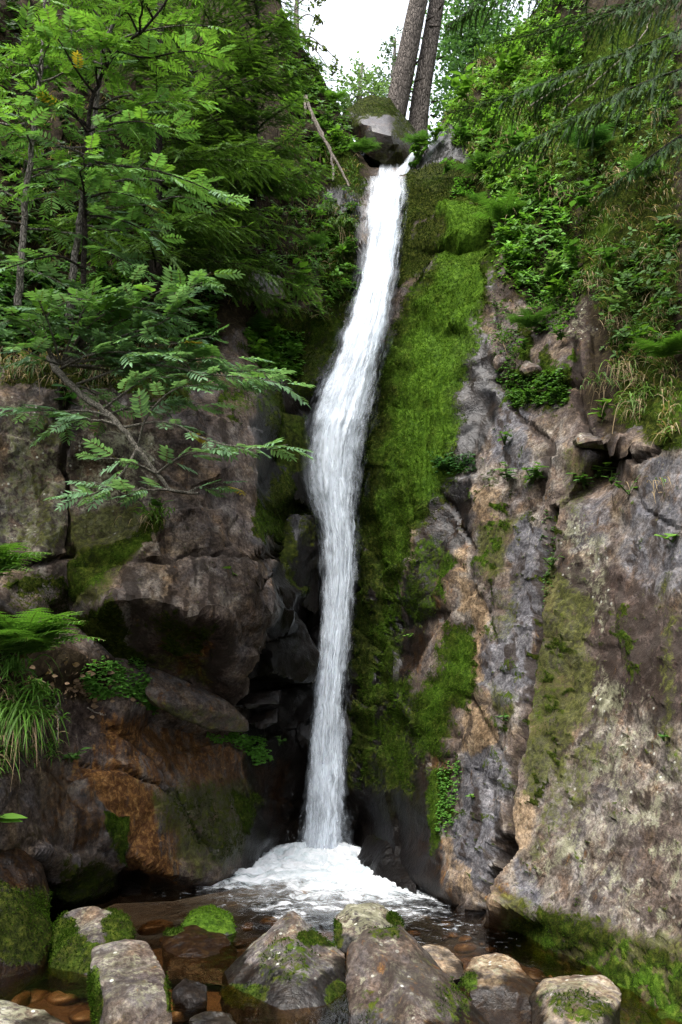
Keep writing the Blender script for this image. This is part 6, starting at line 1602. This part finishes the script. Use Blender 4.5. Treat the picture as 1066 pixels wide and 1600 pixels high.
undergrowth([([(-40, 420), (330, 430), (340, 540), (100, 570), (-40, 560)], 700, .12, (.040, .10, .02)), ([(-40, 0), (300, 0), (340, 420), (-40, 430)], 700, .13, (.028, .062, .015)),
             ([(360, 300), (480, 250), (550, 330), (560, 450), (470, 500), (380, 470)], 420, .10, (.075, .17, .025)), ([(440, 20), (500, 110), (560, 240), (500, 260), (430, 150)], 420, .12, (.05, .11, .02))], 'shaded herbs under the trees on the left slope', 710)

def grass_field(regions, label, seed):
    r = np.random.default_rng(seed); a = Acc()
    for pts, n, L, col, dry in regions:
        pts = np.array(pts, float); lo, hi = pts.min(0), pts.max(0)
        X = r.uniform(lo[0], hi[0], n * 4); Y = r.uniform(lo[1], hi[1], n * 4)
        k = (poly(X, Y, [tuple(p) for p in pts], 12) > r.random(n * 4)) & (noise(np.stack([X, Y], -1), 1 / 30., seed) > -.1)
        X, Y = X[k][:n], Y[k][:n]; p, nm = surf(X, Y); m = len(X)
        t = np.linspace(0, 1, 5)
        d = nm * .7 + np.array([0, -.1, .75]) + r.normal(0, .4, (m, 3)); d /= np.linalg.norm(d, axis=1, keepdims=True)
        ln = L * r.uniform(.4, 1.2, m)
        P = p[:, None] + (d[:, None] * t[None, :, None] + np.array([0, -.1, -1.]) * (r.uniform(.5, 1.3, m)[:, None] * t[None] ** 2)[..., None]) * ln[:, None, None]
        sd = np.cross(d, r.normal(size=(m, 3))); sd /= np.linalg.norm(sd, axis=1, keepdims=True)
        w = .005 * np.array([.8, 1, .9, .6, .05])
        V = np.stack([P - sd[:, None] * w[None, :, None], P + sd[:, None] * w[None, :, None]], 2).reshape(m, 10, 3)
        Fq = np.array([(2 * q, 2 * q + 1, 2 * q + 3, 2 * q + 2) for q in range(4)])
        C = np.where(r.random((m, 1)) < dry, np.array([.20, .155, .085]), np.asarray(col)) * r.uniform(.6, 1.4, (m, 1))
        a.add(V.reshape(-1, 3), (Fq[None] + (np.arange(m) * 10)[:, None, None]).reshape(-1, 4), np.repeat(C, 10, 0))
    return tag(link('grass', a.mesh('grass', BLADE, False)), label, 'grass', kind='stuff')
grass_field([([(700, 190), (800, 60), (900, 60), (880, 250), (830, 330), (780, 320)], 5200, .24, (.10, .19, .028), .3), ([(780, 320), (900, 300), (960, 420), (900, 480), (800, 480)], 1300, .14, (.075, .15, .022), .3), ([(900, 300), (1066, 200), (1066, 560), (980, 600), (930, 450)], 1500, .16, (.055, .11, .02), .5), ([(960, 560), (1066, 540), (1066, 690), (990, 660)], 700, .18, (.07, .13, .02), .5)],
            'thin green and straw grass over the right bank', 720)
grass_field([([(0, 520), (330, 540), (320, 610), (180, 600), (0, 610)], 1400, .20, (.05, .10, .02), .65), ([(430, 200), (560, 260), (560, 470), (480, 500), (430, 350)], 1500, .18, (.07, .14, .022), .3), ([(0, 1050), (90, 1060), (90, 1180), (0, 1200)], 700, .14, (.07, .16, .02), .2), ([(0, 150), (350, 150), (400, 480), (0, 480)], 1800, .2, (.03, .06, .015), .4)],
            'thin shaded grass and dead blades on the left ledges', 730)
# ------------------------------------------------------------------ moss tufts, leaf litter
r = np.random.default_rng(800)
TUFT = join_tmpl([(( np.array([(-.22, 0, 0), (.22, 0, 0), (.0, .35, 1.0)]), np.array([(0, 1, 2)])), rotz(k * 2.09), np.zeros(3), 1.0, np.ones(3)) for k in range(3)])
vis = (GX > -30) & (GX < 1100) & (GY > -30) & (GY < 1640)
pr = np.where(vis, smooth(.38, .7, Mm + .35 * noise(P0, 6, 801)), 0)
idx = np.flatnonzero(pr.ravel() > r.random(pr.size))
idx = np.repeat(idx, 5)
p = PC.reshape(-1, 3)[idx]; nm = NC_N.reshape(-1, 3)[idx]
du = np.gradient(PC, axis=1).reshape(-1, 3)[idx]; dv = np.gradient(PC, axis=0).reshape(-1, 3)[idx]
p = p + du * r.uniform(-.5, .5, (len(p), 1)) + dv * r.uniform(-.5, .5, (len(p), 1))
up = nm * .8 + np.array([0, 0, -.15]) + r.normal(0, .35, p.shape)
dn = np.tile(np.array([0., 0, -1]), (len(p), 1)) + r.normal(0, .4, p.shape)
R = frames(dn, up)
b = np.clip(Mb2.ravel()[idx] + .18 * strand.ravel()[idx] + r.normal(0, .08, len(p)), 0, 1)[:, None]
col = (1 - b) * np.array([.009, .017, .003]) + b * np.array([.060, .118, .009])
a = Acc(); a.put(TUFT, R, p - nm * .003, (.007 + .010 * r.random(len(p))) * (p[:, 1] / 8) ** 1.3, col * r.uniform(.6, 1.4, (len(p), 1)))
moss = link('moss', a.mesh('moss', MOSSM, False)); tag(moss, 'thick green moss clinging to the wet rock faces', 'moss', kind='stuff')
for key, (o, W, n, M) in BOULDERS.items():
    pr = smooth(.35, .7, M)
    k = np.flatnonzero(pr > r.random(len(pr)))
    if len(k) < 20: continue
    k = r.choice(k, min(7000, len(k) * 5))
    mb_ = {'cap': .75, 'mossy': .36}.get(key, .26)
    b = np.clip(mb_ + r.normal(0, .15, len(k)), 0, 1)[:, None]
    col = (1 - b) * np.array([.009, .017, .003]) + b * np.array([.060, .118, .009])
    org = np.array(o.location)
    a = Acc(); a.put(TUFT, frames(r.normal(size=(len(k), 3)) + np.array([0, 0, -.5]), n[k] + r.normal(0, .3, (len(k), 3))), W[k] - org + r.normal(0, .006, (len(k), 3)), (.006 + .007 * r.random(len(k))), col * r.uniform(.6, 1.4, (len(k), 1)))
    tag(link('moss', a.mesh('moss', MOSSM, False), o), kind='stuff')
# litter of dead leaves on the fern ledge
n = 130
X = np.concatenate([r.normal(120, 28, n), r.normal(40, 30, 40)]); Y = np.concatenate([r.normal(1070, 20, n), r.normal(1075, 15, 40)])
p, nm = surf(X, Y); m = len(X)
a = Acc(); az = r.uniform(0, 6.3, m)
a.put(OVATE, frames(np.stack([np.cos(az), np.sin(az), 0 * az], -1), nm + r.normal(0, .3, (m, 3))), p + nm * .012, r.uniform(.03, .07, m), np.array([.17, .115, .07]) * r.uniform(.5, 1.7, (m, 1)))
tag(link('leaf_litter', a.mesh('leaf_litter', DRY, False)), 'scattered dead brown leaves on the left ledge', 'leaf litter', kind='stuff')

# ------------------------------------------------------------------ unseen ground, and conifers added beside the viewer to hold back skylight
floor_n = 60
fx = np.linspace(-30, 30, floor_n); fy = np.linspace(-30, 3.2, floor_n)
FXX, FYY = np.meshgrid(fx, fy)
FZZ = -0.35 + 0.22 * np.maximum(0, np.abs(FXX) - 2.2) ** 1.15 + 0.1 * fbm(np.stack([FXX, FYY], -1), .5, 3, 900)
gnd = np.stack([FXX, FYY, FZZ], -1).reshape(-1, 3)
kk = len(gnd)
ground = link('ground', mesh_np('ground', gnd, grid_faces(floor_n, floor_n), {'ma': np.tile([.5, .1, 0, .2], (kk, 1)), 'mb': np.tile([0, 0, 0, .9], (kk, 1)), 'mc': np.zeros((kk, 4))}, ROCK))
tag(ground, 'ground around the stream behind the viewer', 'ground', kind='structure')
r = np.random.default_rng(910)
wood, crown = Acc(), Acc()
QUAD = (np.array([(-.5, 0, 0), (.5, 0, 0), (.35, 1, -.15), (-.35, 1, -.15)]), np.array([(0, 1, 2, 3)]))
spots = [(x, y) for x, y in zip(r.uniform(-16, 16, 60), r.uniform(-16, 1, 60)) if abs(x) > 6.5][:9]
for x, y in spots:
    h = r.uniform(13, 20); z0 = 0.22 * max(0, abs(x) - 2.2) ** 1.15 - .3
    t = np.linspace(0, 1, 6)[:, None]
    wood.add(*tube(np.array([x, y, z0]) + t * np.array([0, 0, h]), np.linspace(.22, .04, 6), 7))
    n = 420
    u = r.random(n) ** .8; zz = z0 + h * (.18 + .82 * u); rad = (1 - u) * 2.6 + .3; az = r.uniform(0, 6.3, n); q = r.uniform(.3, 1, n) ** .6
    pp = np.stack([x + rad * q * np.cos(az), y + rad * q * np.sin(az), zz - .3 * rad * q], -1)
    d = np.stack([np.cos(az), np.sin(az), r.normal(-.35, .2, n)], -1)
    crown.put(QUAD, frames(d, r.normal(0, .3, (n, 3)) + np.array([0, 0, 1])), pp, r.uniform(.5, 1.0, n), np.array([.025, .055, .02]) * r.uniform(.6, 1.4, (n, 1)))
wd = link('added_conifers', wood.mesh('added_conifers', BARK_DARK)); tag(wd, 'unseen dark conifers added beside the viewer to block skylight', 'added_conifers', kind='stuff')
tag(link('crown', crown.mesh('crown', NEEDLE, False), wd), kind='stuff')
